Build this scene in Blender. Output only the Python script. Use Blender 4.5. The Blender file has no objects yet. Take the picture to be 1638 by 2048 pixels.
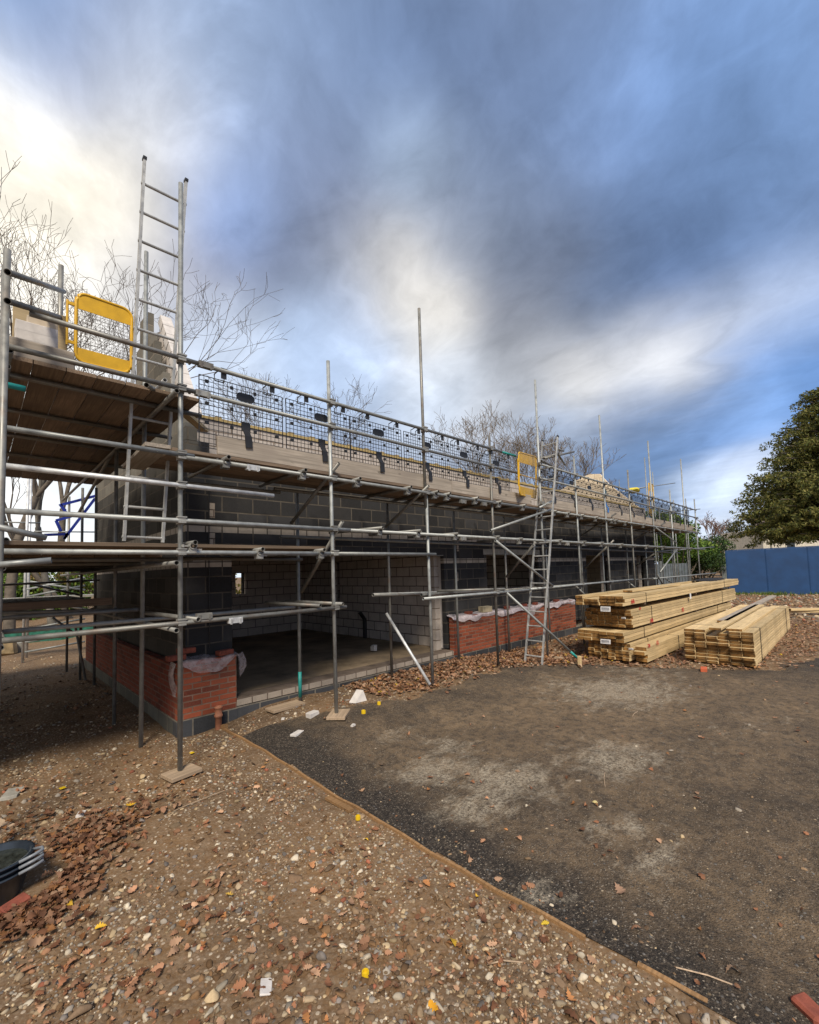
import bpy, math, random
import numpy as np
from mathutils import Vector, Matrix

SC = bpy.context.scene
COL = SC.collection
R = math.radians
random.seed(7)
RNG = np.random.default_rng(7)

# ------------------------------------------------------------------ camera
FPX, PITCH, ROLL, CX, CY, AZ, H = 895.4, .061874, -.03161, 822.8, 1086.5, R(45.7), 2.0
IW, IH = 1638.0, 2048.0
_Fh = np.array([math.cos(AZ), math.sin(AZ), 0]); _R = np.array([math.sin(AZ), -math.cos(AZ), 0]); _Z = np.array([0, 0, 1.])
CF = _Fh*math.cos(PITCH)+_Z*math.sin(PITCH); _U0 = -_Fh*math.sin(PITCH)+_Z*math.cos(PITCH)
CXA = _R*math.cos(ROLL)+_U0*math.sin(ROLL); CUA = -_R*math.sin(ROLL)+_U0*math.cos(ROLL)
CAM = np.array([0, 0, H])
cam = bpy.data.cameras.new("camera"); camo = bpy.data.objects.new("camera", cam); COL.objects.link(camo)
cam.sensor_fit = 'HORIZONTAL'; cam.sensor_width = 36; cam.lens = 36*FPX/IW
cam.shift_x = -(CX-IW/2)/IW; cam.shift_y = (CY-IH/2)/IW
cam.clip_start = .05; cam.clip_end = 3000
M = Matrix(((CXA[0], CUA[0], -CF[0], 0), (CXA[1], CUA[1], -CF[1], 0), (CXA[2], CUA[2], -CF[2], H), (0, 0, 0, 1)))
camo.matrix_world = M
SC.camera = camo

def ray(x, y): return CF+CXA*(x-CX)/FPX-CUA*(y-CY)/FPX
def onz(x, y, z=0.):
    d = ray(x, y); return CAM+d*((z-H)/d[2])
def onp(x, y, n, c):
    d = ray(x, y); n = np.array(n, float); return CAM+d*((c-CAM@n)/(d@n))
def onY(x, y, Y): return onp(x, y, (0, 1, 0), Y)
def onX(x, y, X): return onp(x, y, (1, 0, 0), X)
def atd(x, y, dep): return CAM+ray(x, y)*dep

# ------------------------------------------------------------------ light
SUN_AZ, SUN_EL = R(232), R(48)
sd = bpy.data.lights.new("sun", 'SUN'); sd.energy = 3.2; sd.angle = R(14); sd.color = (1, .89, .73)
so = bpy.data.objects.new("sun", sd); COL.objects.link(so)
sv = Vector((math.cos(SUN_AZ)*math.cos(SUN_EL), math.sin(SUN_AZ)*math.cos(SUN_EL), math.sin(SUN_EL)))
so.rotation_euler = sv.to_track_quat('Z', 'Y').to_euler(); so.location = (0, 0, 30)
SC.view_settings.view_transform = 'Standard'; SC.view_settings.look = 'None'
SC.view_settings.exposure = .5; SC.view_settings.gamma = 1
def lin(c):
    return tuple((v/255/12.92 if v/255 <= .04045 else ((v/255+.055)/1.055)**2.4) for v in c)

def world():
    w = bpy.data.worlds.new("World"); SC.world = w; w.use_nodes = True
    nt = w.node_tree; nt.nodes.clear(); N = nt.nodes.new; L = nt.links.new
    out = N('ShaderNodeOutputWorld'); bg = N('ShaderNodeBackground'); bg.inputs[1].default_value = 1.0
    L(bg.outputs[0], out.inputs[0])
    tc = N('ShaderNodeTexCoord')
    def vm(op, a, b=None):
        n = N('ShaderNodeVectorMath'); n.operation = op
        for i, v in enumerate((a, b)):
            if v is None: continue
            if isinstance(v, tuple): n.inputs[i].default_value = v
            elif isinstance(v, float): n.inputs['Scale'].default_value = v
            else: L(v, n.inputs['Scale'] if (op == 'SCALE' and i == 1) else n.inputs[i])
        return n.outputs['Value'] if op in ('DOT_PRODUCT', 'LENGTH') else n.outputs[0]
    def ma(op, a, b=None, cl=False):
        n = N('ShaderNodeMath'); n.operation = op; n.use_clamp = cl
        for i, v in enumerate((a, b)):
            if v is None: continue
            if isinstance(v, (int, float)): n.inputs[i].default_value = v
            else: L(v, n.inputs[i])
        return n.outputs[0]
    d0 = vm('NORMALIZE', tc.outputs['Generated'])
    # cloud layer coordinates: direction met with a flat layer overhead
    sx = N('ShaderNodeSeparateXYZ'); L(d0, sx.inputs[0])
    zz = ma('MAXIMUM', ma('ADD', sx.outputs[2], .12), .03)
    inv = ma('DIVIDE', 1.0, zz)
    cp = vm('SCALE', d0, inv)
    mp = N('ShaderNodeMapping'); L(cp, mp.inputs[0]); mp.inputs['Rotation'].default_value = (0, 0, R(-62)); mp.inputs['Scale'].default_value = (1.0, .42, 0)
    def noise(src, s, det, rough=.55, dist=0.):
        n = N('ShaderNodeTexNoise'); n.inputs['Scale'].default_value = s; n.inputs['Detail'].default_value = det
        n.inputs['Roughness'].default_value = rough; n.inputs['Distortion'].default_value = dist; L(src, n.inputs['Vector']); return n
    nw = noise(mp.outputs[0], 1.1, 4, .5)
    off = vm('SCALE', vm('SUBTRACT', nw.outputs['Color'], (.5, .5, .5)), .11)
    nw2 = noise(mp.outputs[0], 4.0, 3, .5)
    off2 = vm('SCALE', vm('SUBTRACT', nw2.outputs['Color'], (.5, .5, .5)), .05)
    d = vm('NORMALIZE', vm('ADD', vm('ADD', d0, off), off2))
    # lobes of cloud and of clear sky: (photo pixel giving the direction, sRGB, sharpness)
    lobes = [((60, 50), (118, 150, 200), 60), ((105, 135), (54, 100, 182), 150), ((100, 290), (255, 243, 216), 60), ((200, 200), (226, 222, 214), 60), ((60, 400), (232, 226, 212), 60), ((230, 400), (214, 212, 208), 60), ((20, 200), (205, 205, 205), 60),
             ((330, 300), (190, 192, 200), 50), ((420, 90), (140, 158, 190), 30), ((620, 60), (112, 134, 172), 30), ((860, 50), (98, 120, 160), 30),
             ((950, 230), (92, 110, 145), 26), ((1180, 160), (96, 118, 158), 26), ((1450, 80), (104, 138, 192), 26), ((1620, 120), (112, 146, 198), 26),
             ((1350, 330), (90, 112, 152), 26), ((1600, 350), (96, 124, 170), 26), ((500, 390), (136, 160, 208), 60), ((640, 300), (112, 126, 158), 40),
             ((560, 540), (104, 110, 130), 75), ((400, 540), (150, 152, 168), 60), ((830, 330), (170, 190, 220), 90), ((800, 580), (232, 230, 228), 60),
             ((900, 480), (150, 158, 176), 80), ((1080, 500), (98, 108, 130), 50), ((1200, 640), (74, 92, 124), 60), ((1380, 540), (82, 106, 150), 50),
             ((1560, 480), (104, 130, 176), 60), ((1590, 580), (196, 204, 222), 80), ((1380, 690), (226, 228, 234), 80), ((1160, 745), (222, 222, 224), 80),
             ((1000, 790), (178, 184, 196), 80), ((1500, 690), (88, 124, 182), 120), ((1600, 720), (74, 122, 188), 80), ((1280, 800), (84, 108, 148), 80),
             ((1440, 850), (72, 108, 162), 90), ((1500, 800), (110, 142, 192), 120), ((1500, 960), (182, 192, 212), 90), ((1430, 1000), (150, 168, 198), 90),
             ((620, 680), (164, 186, 222), 60), ((480, 700), (178, 192, 216), 60), ((250, 560), (196, 198, 206), 60), ((880, 760), (176, 188, 208), 70),
             ((100, 560), (214, 212, 208), 60), ((1200, 950), (92, 118, 160), 80), ((30, 1000), (226, 230, 236), 40), ((300, 1000), (200, 212, 230), 40), ((1450, 1080), (176, 184, 200), 120), ((720, 500), (140, 146, 162), 70), ((860, 640), (220, 218, 216), 60), ((1010, 620), (116, 122, 138), 70), ((950, 400), (124, 140, 170), 60), ((1060, 700), (156, 160, 170), 90), ((1270, 715), (222, 224, 230), 70), ((1480, 635), (186, 194, 212), 100), ((1620, 640), (104, 140, 196), 60), ((170, 30), (104, 134, 190), 70), ((250, 130), (170, 180, 200), 60), ((450, 440), (118, 148, 206), 70), ((620, 430), (110, 122, 152), 60), ((30, 80), (120, 150, 200), 60), ((1320, 900), (88, 118, 164), 80), ((1090, 860), (140, 156, 184), 60), ((720, 700), (170, 188, 218), 60), ((700, 620), (132, 144, 172), 60), ((60, 205), (196, 200, 206), 70), ((25, 30), (96, 136, 196), 80), ((20, 330), (214, 212, 208), 60)]
    extra = [((-.7, -.7, .15), (150, 160, 178), 4), ((-.3, -.6, .7), (120, 134, 162), 4), ((.5, -.8, .3), (128, 142, 170), 4), ((-.95, .3, .25), (210, 200, 184), 8), ((0, 0, 1), (112, 130, 164), 8)]
    sc_, sw = None, None
    L_ = [(tuple(ray(*p)/np.linalg.norm(ray(*p))), c, k) for p, c, k in lobes]+[(tuple(np.array(p)/np.linalg.norm(p)), c, k) for p, c, k in extra]
    for v, c, k in L_:
        dt = vm('DOT_PRODUCT', d, tuple(float(t) for t in v))
        e = ma('EXPONENT', ma('MULTIPLY', ma('SUBTRACT', dt, 1.0), float(k)*(4.6 if k > 8 else 1.)))
        ce = N('ShaderNodeVectorMath'); ce.operation = 'SCALE'; ce.inputs[0].default_value = tuple(v*q for v, q in zip(lin(c), (1.10, 1.07, 1.0))); L(e, ce.inputs['Scale'])
        sc_ = ce.outputs[0] if sc_ is None else vm('ADD', sc_, ce.outputs[0])
        sw = e if sw is None else ma('ADD', sw, e)
    colr = vm('SCALE', sc_, ma('DIVIDE', 1.0, ma('MAXIMUM', sw, 1e-5)))
    # soft streaks of brightness
    n1 = noise(mp.outputs[0], 1.6, 6, .5, .3)
    n2 = noise(d0, 3.2, 7, .55, .5)
    br = ma('ADD', ma('ADD', ma('MULTIPLY', ma('SUBTRACT', n1.outputs[0], .5), .55), ma('MULTIPLY', ma('SUBTRACT', n2.outputs[0], .5), 1.1)), 1.0)
    n3 = noise(vm('ADD', d0, vm('SCALE', vm('SUBTRACT', nw2.outputs['Color'], (.5, .5, .5)), .25)), 9., 8, .6, .2)
    br = ma('ADD', br, ma('MULTIPLY', ma('SUBTRACT', n3.outputs[0], .5), .62))
    colr = vm('SCALE', colr, ma('MAXIMUM', br, .6))
    # thin bright cloud tops: the lighter the cloud the whiter it is
    wisp = ma('MULTIPLY', ma('MAXIMUM', ma('SUBTRACT', n2.outputs[0], .53), 0.), 1.5)
    colr = vm('ADD', colr, vm('SCALE', (.50, .52, .56) if False else colr, wisp))
    sky = N('ShaderNodeTexSky'); sky.sky_type = 'NISHITA'; sky.sun_disc = False; sky.sun_elevation = SUN_EL
    sky.sun_rotation = R(90)-SUN_AZ; sky.altitude = 50
    skc = vm('SCALE', sky.outputs[0], .08)
    mx = N('ShaderNodeMix'); mx.data_type = 'RGBA'; mx.inputs[0].default_value = .93
    L(skc, mx.inputs[6]); L(colr, mx.inputs[7]); L(mx.outputs[2], bg.inputs[0])
    w.cycles.sampling_method = 'MANUAL'; w.cycles.sample_map_resolution = 256
world()

# ------------------------------------------------------------------ materials
MATS = {}
def newmat(name, rough=.7, metal=0., spec=.5):
    m = bpy.data.materials.new(name); m.use_nodes = True; nt = m.node_tree
    b = nt.nodes['Principled BSDF']; b.inputs['Roughness'].default_value = rough; b.inputs['Metallic'].default_value = metal
    b.inputs['Specular IOR Level'].default_value = spec
    return m, nt, b
class NT:
    def __init__(s, nt): s.nt = nt; s.N = nt.nodes.new; s.L = nt.links.new; s.tc = s.N('ShaderNodeTexCoord')
    def put(s, v, sock):
        if hasattr(v, 'is_output'): s.L(v, sock)
        elif isinstance(v, tuple) and len(v) == 3 and sock.type == 'RGBA': sock.default_value = (*v, 1)
        else: sock.default_value = v
    def noise(s, scale, det=4, rough=.55, vec=None, stretch=None, dist=0.):
        v = vec or s.tc.outputs['Object']
        if stretch:
            mp = s.N('ShaderNodeMapping'); mp.inputs['Scale'].default_value = stretch; s.L(v, mp.inputs[0]); v = mp.outputs[0]
        n = s.N('ShaderNodeTexNoise'); n.inputs['Scale'].default_value = scale; n.inputs['Detail'].default_value = det
        n.inputs['Roughness'].default_value = rough; n.inputs['Distortion'].default_value = dist; s.L(v, n.inputs['Vector']); return n.outputs[0]
    def mix(s, f, a, b, mode='MIX'):
        n = s.N('ShaderNodeMix'); n.data_type = 'RGBA'; n.blend_type = mode; s.put(f, n.inputs[0]); s.put(a, n.inputs[6]); s.put(b, n.inputs[7]); return n.outputs[2]
    def mr(s, v, a, b, c=0., d=1.):
        n = s.N('ShaderNodeMapRange'); s.L(v, n.inputs[0]); n.inputs[1].default_value = a; n.inputs[2].default_value = b
        n.inputs[3].default_value = c; n.inputs[4].default_value = d; return n.outputs[0]
    def math(s, op, a, b=0.):
        n = s.N('ShaderNodeMath'); n.operation = op; s.put(a, n.inputs[0]); s.put(b, n.inputs[1]); return n.outputs[0]
    def rnd(s): return s.N('ShaderNodeObjectInfo').outputs['Random']
    def bump(s, h, strength, dist, b):
        n = s.N('ShaderNodeBump'); n.inputs['Strength'].default_value = strength; n.inputs['Distance'].default_value = dist
        s.L(h, n.inputs['Height']); s.L(n.outputs[0], b.inputs['Normal'])
def scalecol(c, k): return tuple(v*k for v in c)

def m_galv(name, base, spread=.35, rust=.0):
    m, nt, b = newmat(name, .48, .35); t = NT(nt)
    n = t.noise(9, 5, .65); c = t.mix(t.mr(n, .3, .75), scalecol(base, .62), scalecol(base, 1.15))
    c = t.mix(1., c, t.mix(t.rnd(), scalecol((1, 1, 1), 1-spread), scalecol((1, 1, 1), 1+spread*.4)), 'MULTIPLY')
    st = t.noise(40, 3, .6, stretch=(1, 1, .15)); c = t.mix(t.mr(st, .62, .7, 0, .5), c, (.16, .15, .13))
    if rust: c = t.mix(t.mr(t.noise(5, 4), .5, .72, 0, rust), c, (.16, .075, .035))
    t.L(c, b.inputs['Base Color']); t.L(t.mr(n, .3, .7, .38, .62), b.inputs['Roughness']); t.bump(t.noise(60, 3), .25, .002, b); return m
def m_paint(name, col, rough=.45, var=.15, metal=0., bump=.1, sc=6.):
    m, nt, b = newmat(name, rough, metal); t = NT(nt); n = t.noise(sc, 5, .6)
    c = t.mix(t.mr(n, .3, .7), scalecol(col, 1-var*1.6), scalecol(col, 1+var)); t.L(c, b.inputs['Base Color'])
    t.bump(t.noise(sc*12, 3), bump, .002, b); return m
def m_wood(name, col, dark=.6, rnd=.3, rough=.8, grain=70, stain=None):
    # grain runs along the local X of the piece
    m, nt, b = newmat(name, rough, 0, .25); t = NT(nt)
    g = t.noise(grain, 5, .6, stretch=(.03, 1, 1), dist=.3); n = t.noise(3.2, 4, .6, stretch=(.5, 1, 1))
    c = t.mix(t.mr(g, .35, .65), scalecol(col, dark), scalecol(col, 1.08)); c = t.mix(t.mr(n, .35, .7, 0, .6), c, scalecol(col, dark*.9))
    k = t.noise(7, 1, .5, stretch=(.6, 1.6, 1.6)); c = t.mix(t.mr(k, .72, .76, 0, .7), c, scalecol(col, .3))
    rv = t.rnd(); c = t.mix(1., c, t.mix(rv, (1-rnd, 1-rnd, 1-rnd*1.1), (1+rnd*.3, 1+rnd*.3, 1+rnd*.25)), 'MULTIPLY')
    if stain: c = t.mix(t.mr(t.noise(1.7, 3), .5, .66, 0, .55), c, stain)
    t.L(c, b.inputs['Base Color']); t.bump(g, .3, .002, b); return m
def m_block(name, axis, col, mort, bw=.45, rh=.225, mo=.010, var=.5, bands=None, bandcol=(.42, .37, .31), z0=.23, dark=None, darkp=.25, off=.5, rough=.92, rg=1.0):
    m, nt, b = newmat(name, rough, 0, .15); t = NT(nt); N = t.N; L = t.L
    geo = N('ShaderNodeNewGeometry'); s = N('ShaderNodeSeparateXYZ'); L(geo.outputs['Position'], s.inputs[0])
    cx = N('ShaderNodeCombineXYZ'); L(s.outputs[0 if axis == 'X' else 1], cx.inputs[0]); L(t.math('SUBTRACT', s.outputs[2], z0), cx.inputs[1])
    # slightly wobbly courses
    wob = N('ShaderNodeTexNoise'); wob.inputs['Scale'].default_value = 3.; L(cx.outputs[0], wob.inputs['Vector'])
    va = N('ShaderNodeVectorMath'); va.operation = 'MULTIPLY_ADD'; L(wob.outputs['Color'], va.inputs[0]); va.inputs[1].default_value = (.012, .008, 0); L(cx.outputs[0], va.inputs[2])
    def br(w, h, c1, c2, mc, msz):
        n = N('ShaderNodeTexBrick'); L(va.outputs[0], n.inputs['Vector']); n.inputs['Scale'].default_value = 1.
        n.inputs['Brick Width'].default_value = w; n.inputs['Row Height'].default_value = h; n.inputs['Mortar Size'].default_value = msz
        n.inputs['Mortar Smooth'].default_value = .15; n.inputs['Bias'].default_value = 0.; n.offset = off
        n.inputs['Color1'].default_value = (*c1, 1); n.inputs['Color2'].default_value = (*c2, 1); n.inputs['Mortar'].default_value = (*mc, 1); return n
    k1 = br(bw, rh, (0, 0, 0), (1, 1, 1), (.5, .5, .5), 0.)
    rv = N('ShaderNodeSeparateColor'); L(k1.outputs[0], rv.inputs[0]); rv = rv.outputs[0]
    fb = br(bw, rh, (0, 0, 0), (0, 0, 0), (1, 1, 1), mo)
    n1 = t.noise(5, 5, .6, geo.outputs['Position']); n2 = t.noise(60, 4, .7, geo.outputs['Position'])
    c = t.mix(rv, scalecol(col, 1-var), scalecol(col, 1+var))
    if dark: c = t.mix(t.math('GREATER_THAN', t.math('FRACT', t.math('MULTIPLY', rv, 7.31)), 1-darkp), c, dark)
    n9 = t.noise(1.1, 5, .65, geo.outputs['Position'], (1, 1, .5)); c = t.mix(t.mr(n9, .55, .75, 0, .5), c, scalecol(mort, .8)); c = t.mix(t.mr(n1, .3, .75, 0, .6), c, scalecol(col, .55)); c = t.mix(t.mr(n2, .35, .8, 0, .4), c, scalecol(col, 1.5))
    mc = t.mix(t.mr(n1, .35, .65), scalecol(mort, .65), scalecol(mort, 1.15))
    c = t.mix(fb.outputs[0], c, mc)
    if bands:
        bb = br(.225, .1, (0, 0, 0), (0, 0, 0), (1, 1, 1), .009); bb.offset = 0
        bc = t.mix(t.mr(n1, .3, .7), scalecol(bandcol, .7), scalecol(bandcol, 1.1)); bc = t.mix(bb.outputs[0], bc, scalecol(mort, .6)); tot = None
        for a, z in bands:
            q = t.math('MULTIPLY', t.math('GREATER_THAN', s.outputs[2], a), t.math('LESS_THAN', s.outputs[2], z)); tot = q if tot is None else t.math('MAXIMUM', tot, q)
        c = t.mix(tot, c, bc)
    t.L(c, b.inputs['Base Color'])
    h = t.math('SUBTRACT', t.math('MULTIPLY', n2, .25*rg), t.math('MULTIPLY', fb.outputs[0], 1.)); t.bump(h, .6, .006, b); return m
def m_vcol(name, rough=.85, spec=.3, trans=0., bump=0., bs=80):
    m, nt, b = newmat(name, rough, 0, spec); t = NT(nt); a = t.N('ShaderNodeVertexColor'); a.layer_name = 'Col'
    c = a.outputs[0]
    if bump:
        n = t.noise(bs, 4, .6); c = t.mix(t.mr(n, .3, .75, 0, .5), c, t.mix(1., c, (.45, .42, .4), 'MULTIPLY')); t.bump(n, bump, .003, b)
    t.L(c, b.inputs['Base Color'])
    if trans:
        tr = t.N('ShaderNodeBsdfTranslucent'); t.L(c, tr.inputs[0]); ms = t.N('ShaderNodeMixShader'); ms.inputs[0].default_value = trans
        out = [n for n in nt.nodes if n.type == 'OUTPUT_MATERIAL'][0]; t.L(b.outputs[0], ms.inputs[1]); t.L(tr.outputs[0], ms.inputs[2]); t.L(ms.outputs[0], out.inputs[0])
    return m
def m_plastic_sheet(name, col, alpha):
    m, nt, b = newmat(name, .3, 0, .6); t = NT(nt); n = t.noise(9, 4, .6)
    t.L(t.mix(t.mr(n, .3, .7), scalecol(col, .8), col), b.inputs['Base Color']); t.L(t.mr(n, .3, .7, alpha-.2, alpha+.2), b.inputs['Alpha']); t.bump(t.noise(9, 2), .3, .01, b); return m

galv = m_galv('galvanised_steel', (.36, .38, .38)); galv2 = m_galv('old_scaffold_steel', (.25, .25, .235), .4, .45)
shiny = m_galv('bright_steel', (.66, .68, .7), .1); coup = m_galv('coupler_steel', (.36, .36, .34), .4, .45)
teal = m_paint('teal_paint', (.02, .30, .28), .5, .3); alu = m_galv('ladder_aluminium', (.46, .47, .47), .2)
deckw = m_wood('weathered_scaffold_board', (.26, .19, .14), .6, .3, stain=(.12, .09, .07)); toew = m_wood('toe_board_wood', (.43, .375, .32), .62, .22, grain=45, stain=(.28, .24, .205))
pine = m_wood('treated_pine', (.72, .54, .30), .70, .28, .7, 60); pineend = m_paint('pine_end_grain', (.24, .125, .035), .8, .75, sc=9)
palew = m_wood('sole_board_wood', (.56, .42, .30), .65, .25); edgew = m_wood('edging_timber', (.36, .21, .10), .6, .2)
black = m_paint('black_plastic', (.018, .018, .02), .4, .3); yellow = m_paint('yellow_gate_paint', (.62, .36, .012), .4, .14); blueP = m_paint('blue_steel_paint', (.02, .04, .33), .4, .2)
blueclip = m_paint('blue_plastic', (.03, .17, .5), .4, .2); tealpl = m_paint('teal_plastic', (.04, .16, .2), .4, .2); redm = m_paint('red_marking', (.55, .03, .03), .7, .3)
white = m_paint('white_render', (.62, .58, .5), .8, .15); paper = m_paint('white_tag', (.72, .72, .74), .5, .1); ink = m_paint('dark_print', (.08, .08, .1), .6, .1)
brickr = m_paint('loose_brick_clay', (.23, .06, .036), .85, .25, sc=18, bump=.4); terra = m_paint('terracotta_clay', (.36, .15, .085), .7, .2, sc=14)
aer = m_paint('aerated_block', (.58, .55, .53), .9, .1, sc=10, bump=.4); conc = m_paint('grey_block', (.3, .29, .26), .9, .2, sc=10, bump=.4)
sheet = m_plastic_sheet('dust_sheet', (.60, .52, .54), .42); sheetw = m_plastic_sheet('damp_membrane', (.62, .55, .58), .8)

# ------------------------------------------------------------------ object helpers
WL = {}
def thing(name, label, cat, loc=(0, 0, 0), group=None, kind=None):
    o = bpy.data.objects.new(name, None); COL.objects.link(o); o.location = loc; WL[o] = np.array(loc, float)
    o.empty_display_size = .2
    tag(o, label, cat, group, kind); return o
def tag(o, label=None, cat=None, group=None, kind=None):
    if label: o['label'] = label
    if cat: o['category'] = cat
    if group: o['group'] = group
    if kind: o['kind'] = kind
    return o
def link(name, me, mats, parent=None, loc=(0, 0, 0), rot=None):
    for m in (mats if isinstance(mats, (list, tuple)) else [mats]):
        if me.users == 0 or len(me.materials) < (len(mats) if isinstance(mats, (list, tuple)) else 1): me.materials.append(m)
    o = bpy.data.objects.new(name, me); COL.objects.link(o); loc = np.array(loc, float)
    if parent is not None: o.parent = parent
    pl = WL.get(parent, np.zeros(3)); WL[o] = loc
    o.location = loc-pl
    if rot is not None: o.rotation_euler = rot
    return o
def mesh(name, V, F, smooth=False):
    me = bpy.data.meshes.new(name); me.from_pydata([tuple(map(float, v)) for v in V], [], F)
    if smooth: me.polygons.foreach_set('use_smooth', [True]*len(me.polygons))
    me.update(); return me
def fastmesh(name, V, Q, n, colors=None, smooth=False):
    """numpy mesh: V (k,3), Q (m,n) faces all of n corners, colors (m,3) per face"""
    me = bpy.data.meshes.new(name); V = np.asarray(V, np.float32); Q = np.asarray(Q, np.int32)
    me.vertices.add(len(V)); me.vertices.foreach_set('co', V.ravel()); me.loops.add(Q.size); me.loops.foreach_set('vertex_index', Q.ravel())
    me.polygons.add(len(Q)); me.polygons.foreach_set('loop_start', np.arange(0, Q.size, n, dtype=np.int32)); me.polygons.foreach_set('loop_total', np.full(len(Q), n, np.int32))
    if smooth: me.polygons.foreach_set('use_smooth', np.ones(len(Q), bool))
    me.update(calc_edges=True)
    if colors is not None:
        ca = me.color_attributes.new('Col', 'FLOAT_COLOR', 'CORNER'); c = np.ones((len(Q), n, 4), np.float32); c[:, :, :3] = np.asarray(colors)[:, None, :]
        ca.data.foreach_set('color', c.ravel())
    me.validate(); return me
class MB:
    def __init__(s): s.V = []; s.F = []; s.mi = []
    def add(s, V, F, mi=0):
        n = len(s.V); s.V += [tuple(map(float, v)) for v in V]; s.F += [tuple(i+n for i in f) for f in F]; s.mi += [mi]*len(F); return s
    def box(s, a, b, mi=0):
        x0, y0, z0 = a; x1, y1, z1 = b
        return s.add([(x0, y0, z0), (x1, y0, z0), (x1, y1, z0), (x0, y1, z0), (x0, y0, z1), (x1, y0, z1), (x1, y1, z1), (x0, y1, z1)],
                     [(0, 3, 2, 1), (4, 5, 6, 7), (0, 1, 5, 4), (1, 2, 6, 5), (2, 3, 7, 6), (3, 0, 4, 7)], mi)
    def bar(s, a, b, w, h=None, mi=0, up=(0, 0, 1)):
        a = np.array(a, float); b = np.array(b, float); h = h or w; d = b-a; d /= max(1e-9, np.linalg.norm(d)); u = np.array(up, float)
        if abs(d@u) > .95: u = np.array([1., 0, 0])
        r = np.cross(d, u); r /= np.linalg.norm(r); u = np.cross(r, d); P = []
        for e in (a, b):
            for sx, sy in ((-1, -1), (1, -1), (1, 1), (-1, 1)): P.append(e+r*w/2*sx+u*h/2*sy)
        return s.add(P, [(0, 1, 2, 3), (7, 6, 5, 4), (0, 4, 5, 1), (1, 5, 6, 2), (2, 6, 7, 3), (3, 7, 4, 0)], mi)
    def tube(s, pts, r, n=8, mi=0, cap=True):
        pts = [np.array(p, float) for p in pts]; k = len(pts); base = len(s.V); V = []
        rr = r if isinstance(r, (list, tuple)) else [r]*k
        for i, p in enumerate(pts):
            d = pts[min(i+1, k-1)]-pts[max(i-1, 0)]; d /= np.linalg.norm(d); u = np.array([0, 0, 1.]) if abs(d[2]) < .9 else np.array([1., 0, 0])
            a = np.cross(d, u); a /= np.linalg.norm(a); c = np.cross(a, d)
            for j in range(n):
                t = 2*math.pi*j/n; V.append(p+(a*math.cos(t)+c*math.sin(t))*rr[i])
        F = []
        for i in range(k-1):
            for j in range(n): F.append((i*n+j, i*n+(j+1) % n, (i+1)*n+(j+1) % n, (i+1)*n+j))
        if cap: F += [tuple(range(n-1, -1, -1)), tuple((k-1)*n+j for j in range(n))]
        return s.add(V, F, mi)
    def prism(s, poly, n, t, mi=0):
        """extrude a 3D polygon by t along n"""
        n = np.array(n, float)*t; k = len(poly); V = [np.array(p, float) for p in poly]; V += [p+n for p in V]
        return s.add(V, [tuple(range(k)), tuple(range(2*k-1, k-1, -1))]+[(i, i+k, (i+1) % k+k, (i+1) % k) for i in range(k)], mi)
    def lathe(s, prof, c, n=20, mi=0):
        V = []; F = []
        for r, z in prof:
            for j in range(n): V.append((c[0]+r*math.cos(2*math.pi*j/n), c[1]+r*math.sin(2*math.pi*j/n), c[2]+z))
        for i in range(len(prof)-1):
            for j in range(n): F.append((i*n+j, i*n+(j+1) % n, (i+1)*n+(j+1) % n, (i+1)*n+j))
        return s.add(V, F, mi)
    def me(s, name, pivot=(0, 0, 0), smooth=False):
        p = np.array(pivot, float); m = mesh(name, [np.array(v)-p for v in s.V], s.F, smooth)
        if any(s.mi): m.polygons.foreach_set('material_index', s.mi)
        return m
    def build(s, name, mats, parent=None, pivot=None, smooth=False, rot=None, bevel=0.):
        if pivot is None: pivot = WL[parent] if parent is not None else np.mean(np.array(s.V), 0)*[1, 1, 0]+[0, 0, min(v[2] for v in s.V)]
        me = s.me(name, pivot, smooth); o = link(name, me, mats, parent, pivot, rot)
        if bevel: b = o.modifiers.new('bevel', 'BEVEL'); b.width = bevel; b.segments = 2; b.limit_method = 'ANGLE'
        return o
def slabbox(name, size, c, rotz, mat, parent=None, tilt=(0, 0), bevel=0., mats2=None, jit=0.):
    """box centred at c, long axis local X"""
    x, y, z = [v/2 for v in size]; b = MB().box((-x, -y, -z), (x, y, z))
    if jit: b.V = [tuple(np.array(v)+RNG.normal(0, jit, 3)) for v in b.V]
    if mats2 is not None: b.mi = [0, 0, 0, 1, 0, 1]
    me = b.me(name); o = link(name, me, [mat] if mats2 is None else [mat, mats2], parent, c, (tilt[0], tilt[1], rotz))
    if bevel: m = o.modifiers.new('bevel', 'BEVEL'); m.width = bevel; m.segments = 1
    return o

# ------------------------------------------------------------------ ground
def sm(x, a, b):
    t = np.clip((x-a)/(b-a), 0, 1); return t*t*(3-2*t)
def hgt(x, y):
    x = np.asarray(x, float); y = np.asarray(y, float)
    h = .16*sm(x, 1.9, 3.3)*(1-.75*sm(x, 6.8, 9.0))*sm(y, 3.4, 5.0)
    h = h+.05*sm(x, -1., 1.)*(1-sm(x, 1.6, 2.4))*sm(y, 3, 4)
    near = (1-sm(np.hypot(x, y), 9, 14))
    h = h+near*(.012*np.sin(x*3.1+1.3)*np.sin(y*2.7)+.007*np.sin(x*9.1+y*4)+.006*np.sin(y*11-x*6.3))
    h = h+.35*sm(x, 26, 34)*(1-sm(y, 8, 14))*sm(-y, -9, 0)*0
    return h
def H_(x, y): return float(hgt(x, y))
def on_g(x, y, dz=0.):
    p = onz(x, y, 0)
    for _ in range(4): p = onz(x, y, H_(p[0], p[1])+dz)
    return p
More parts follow.
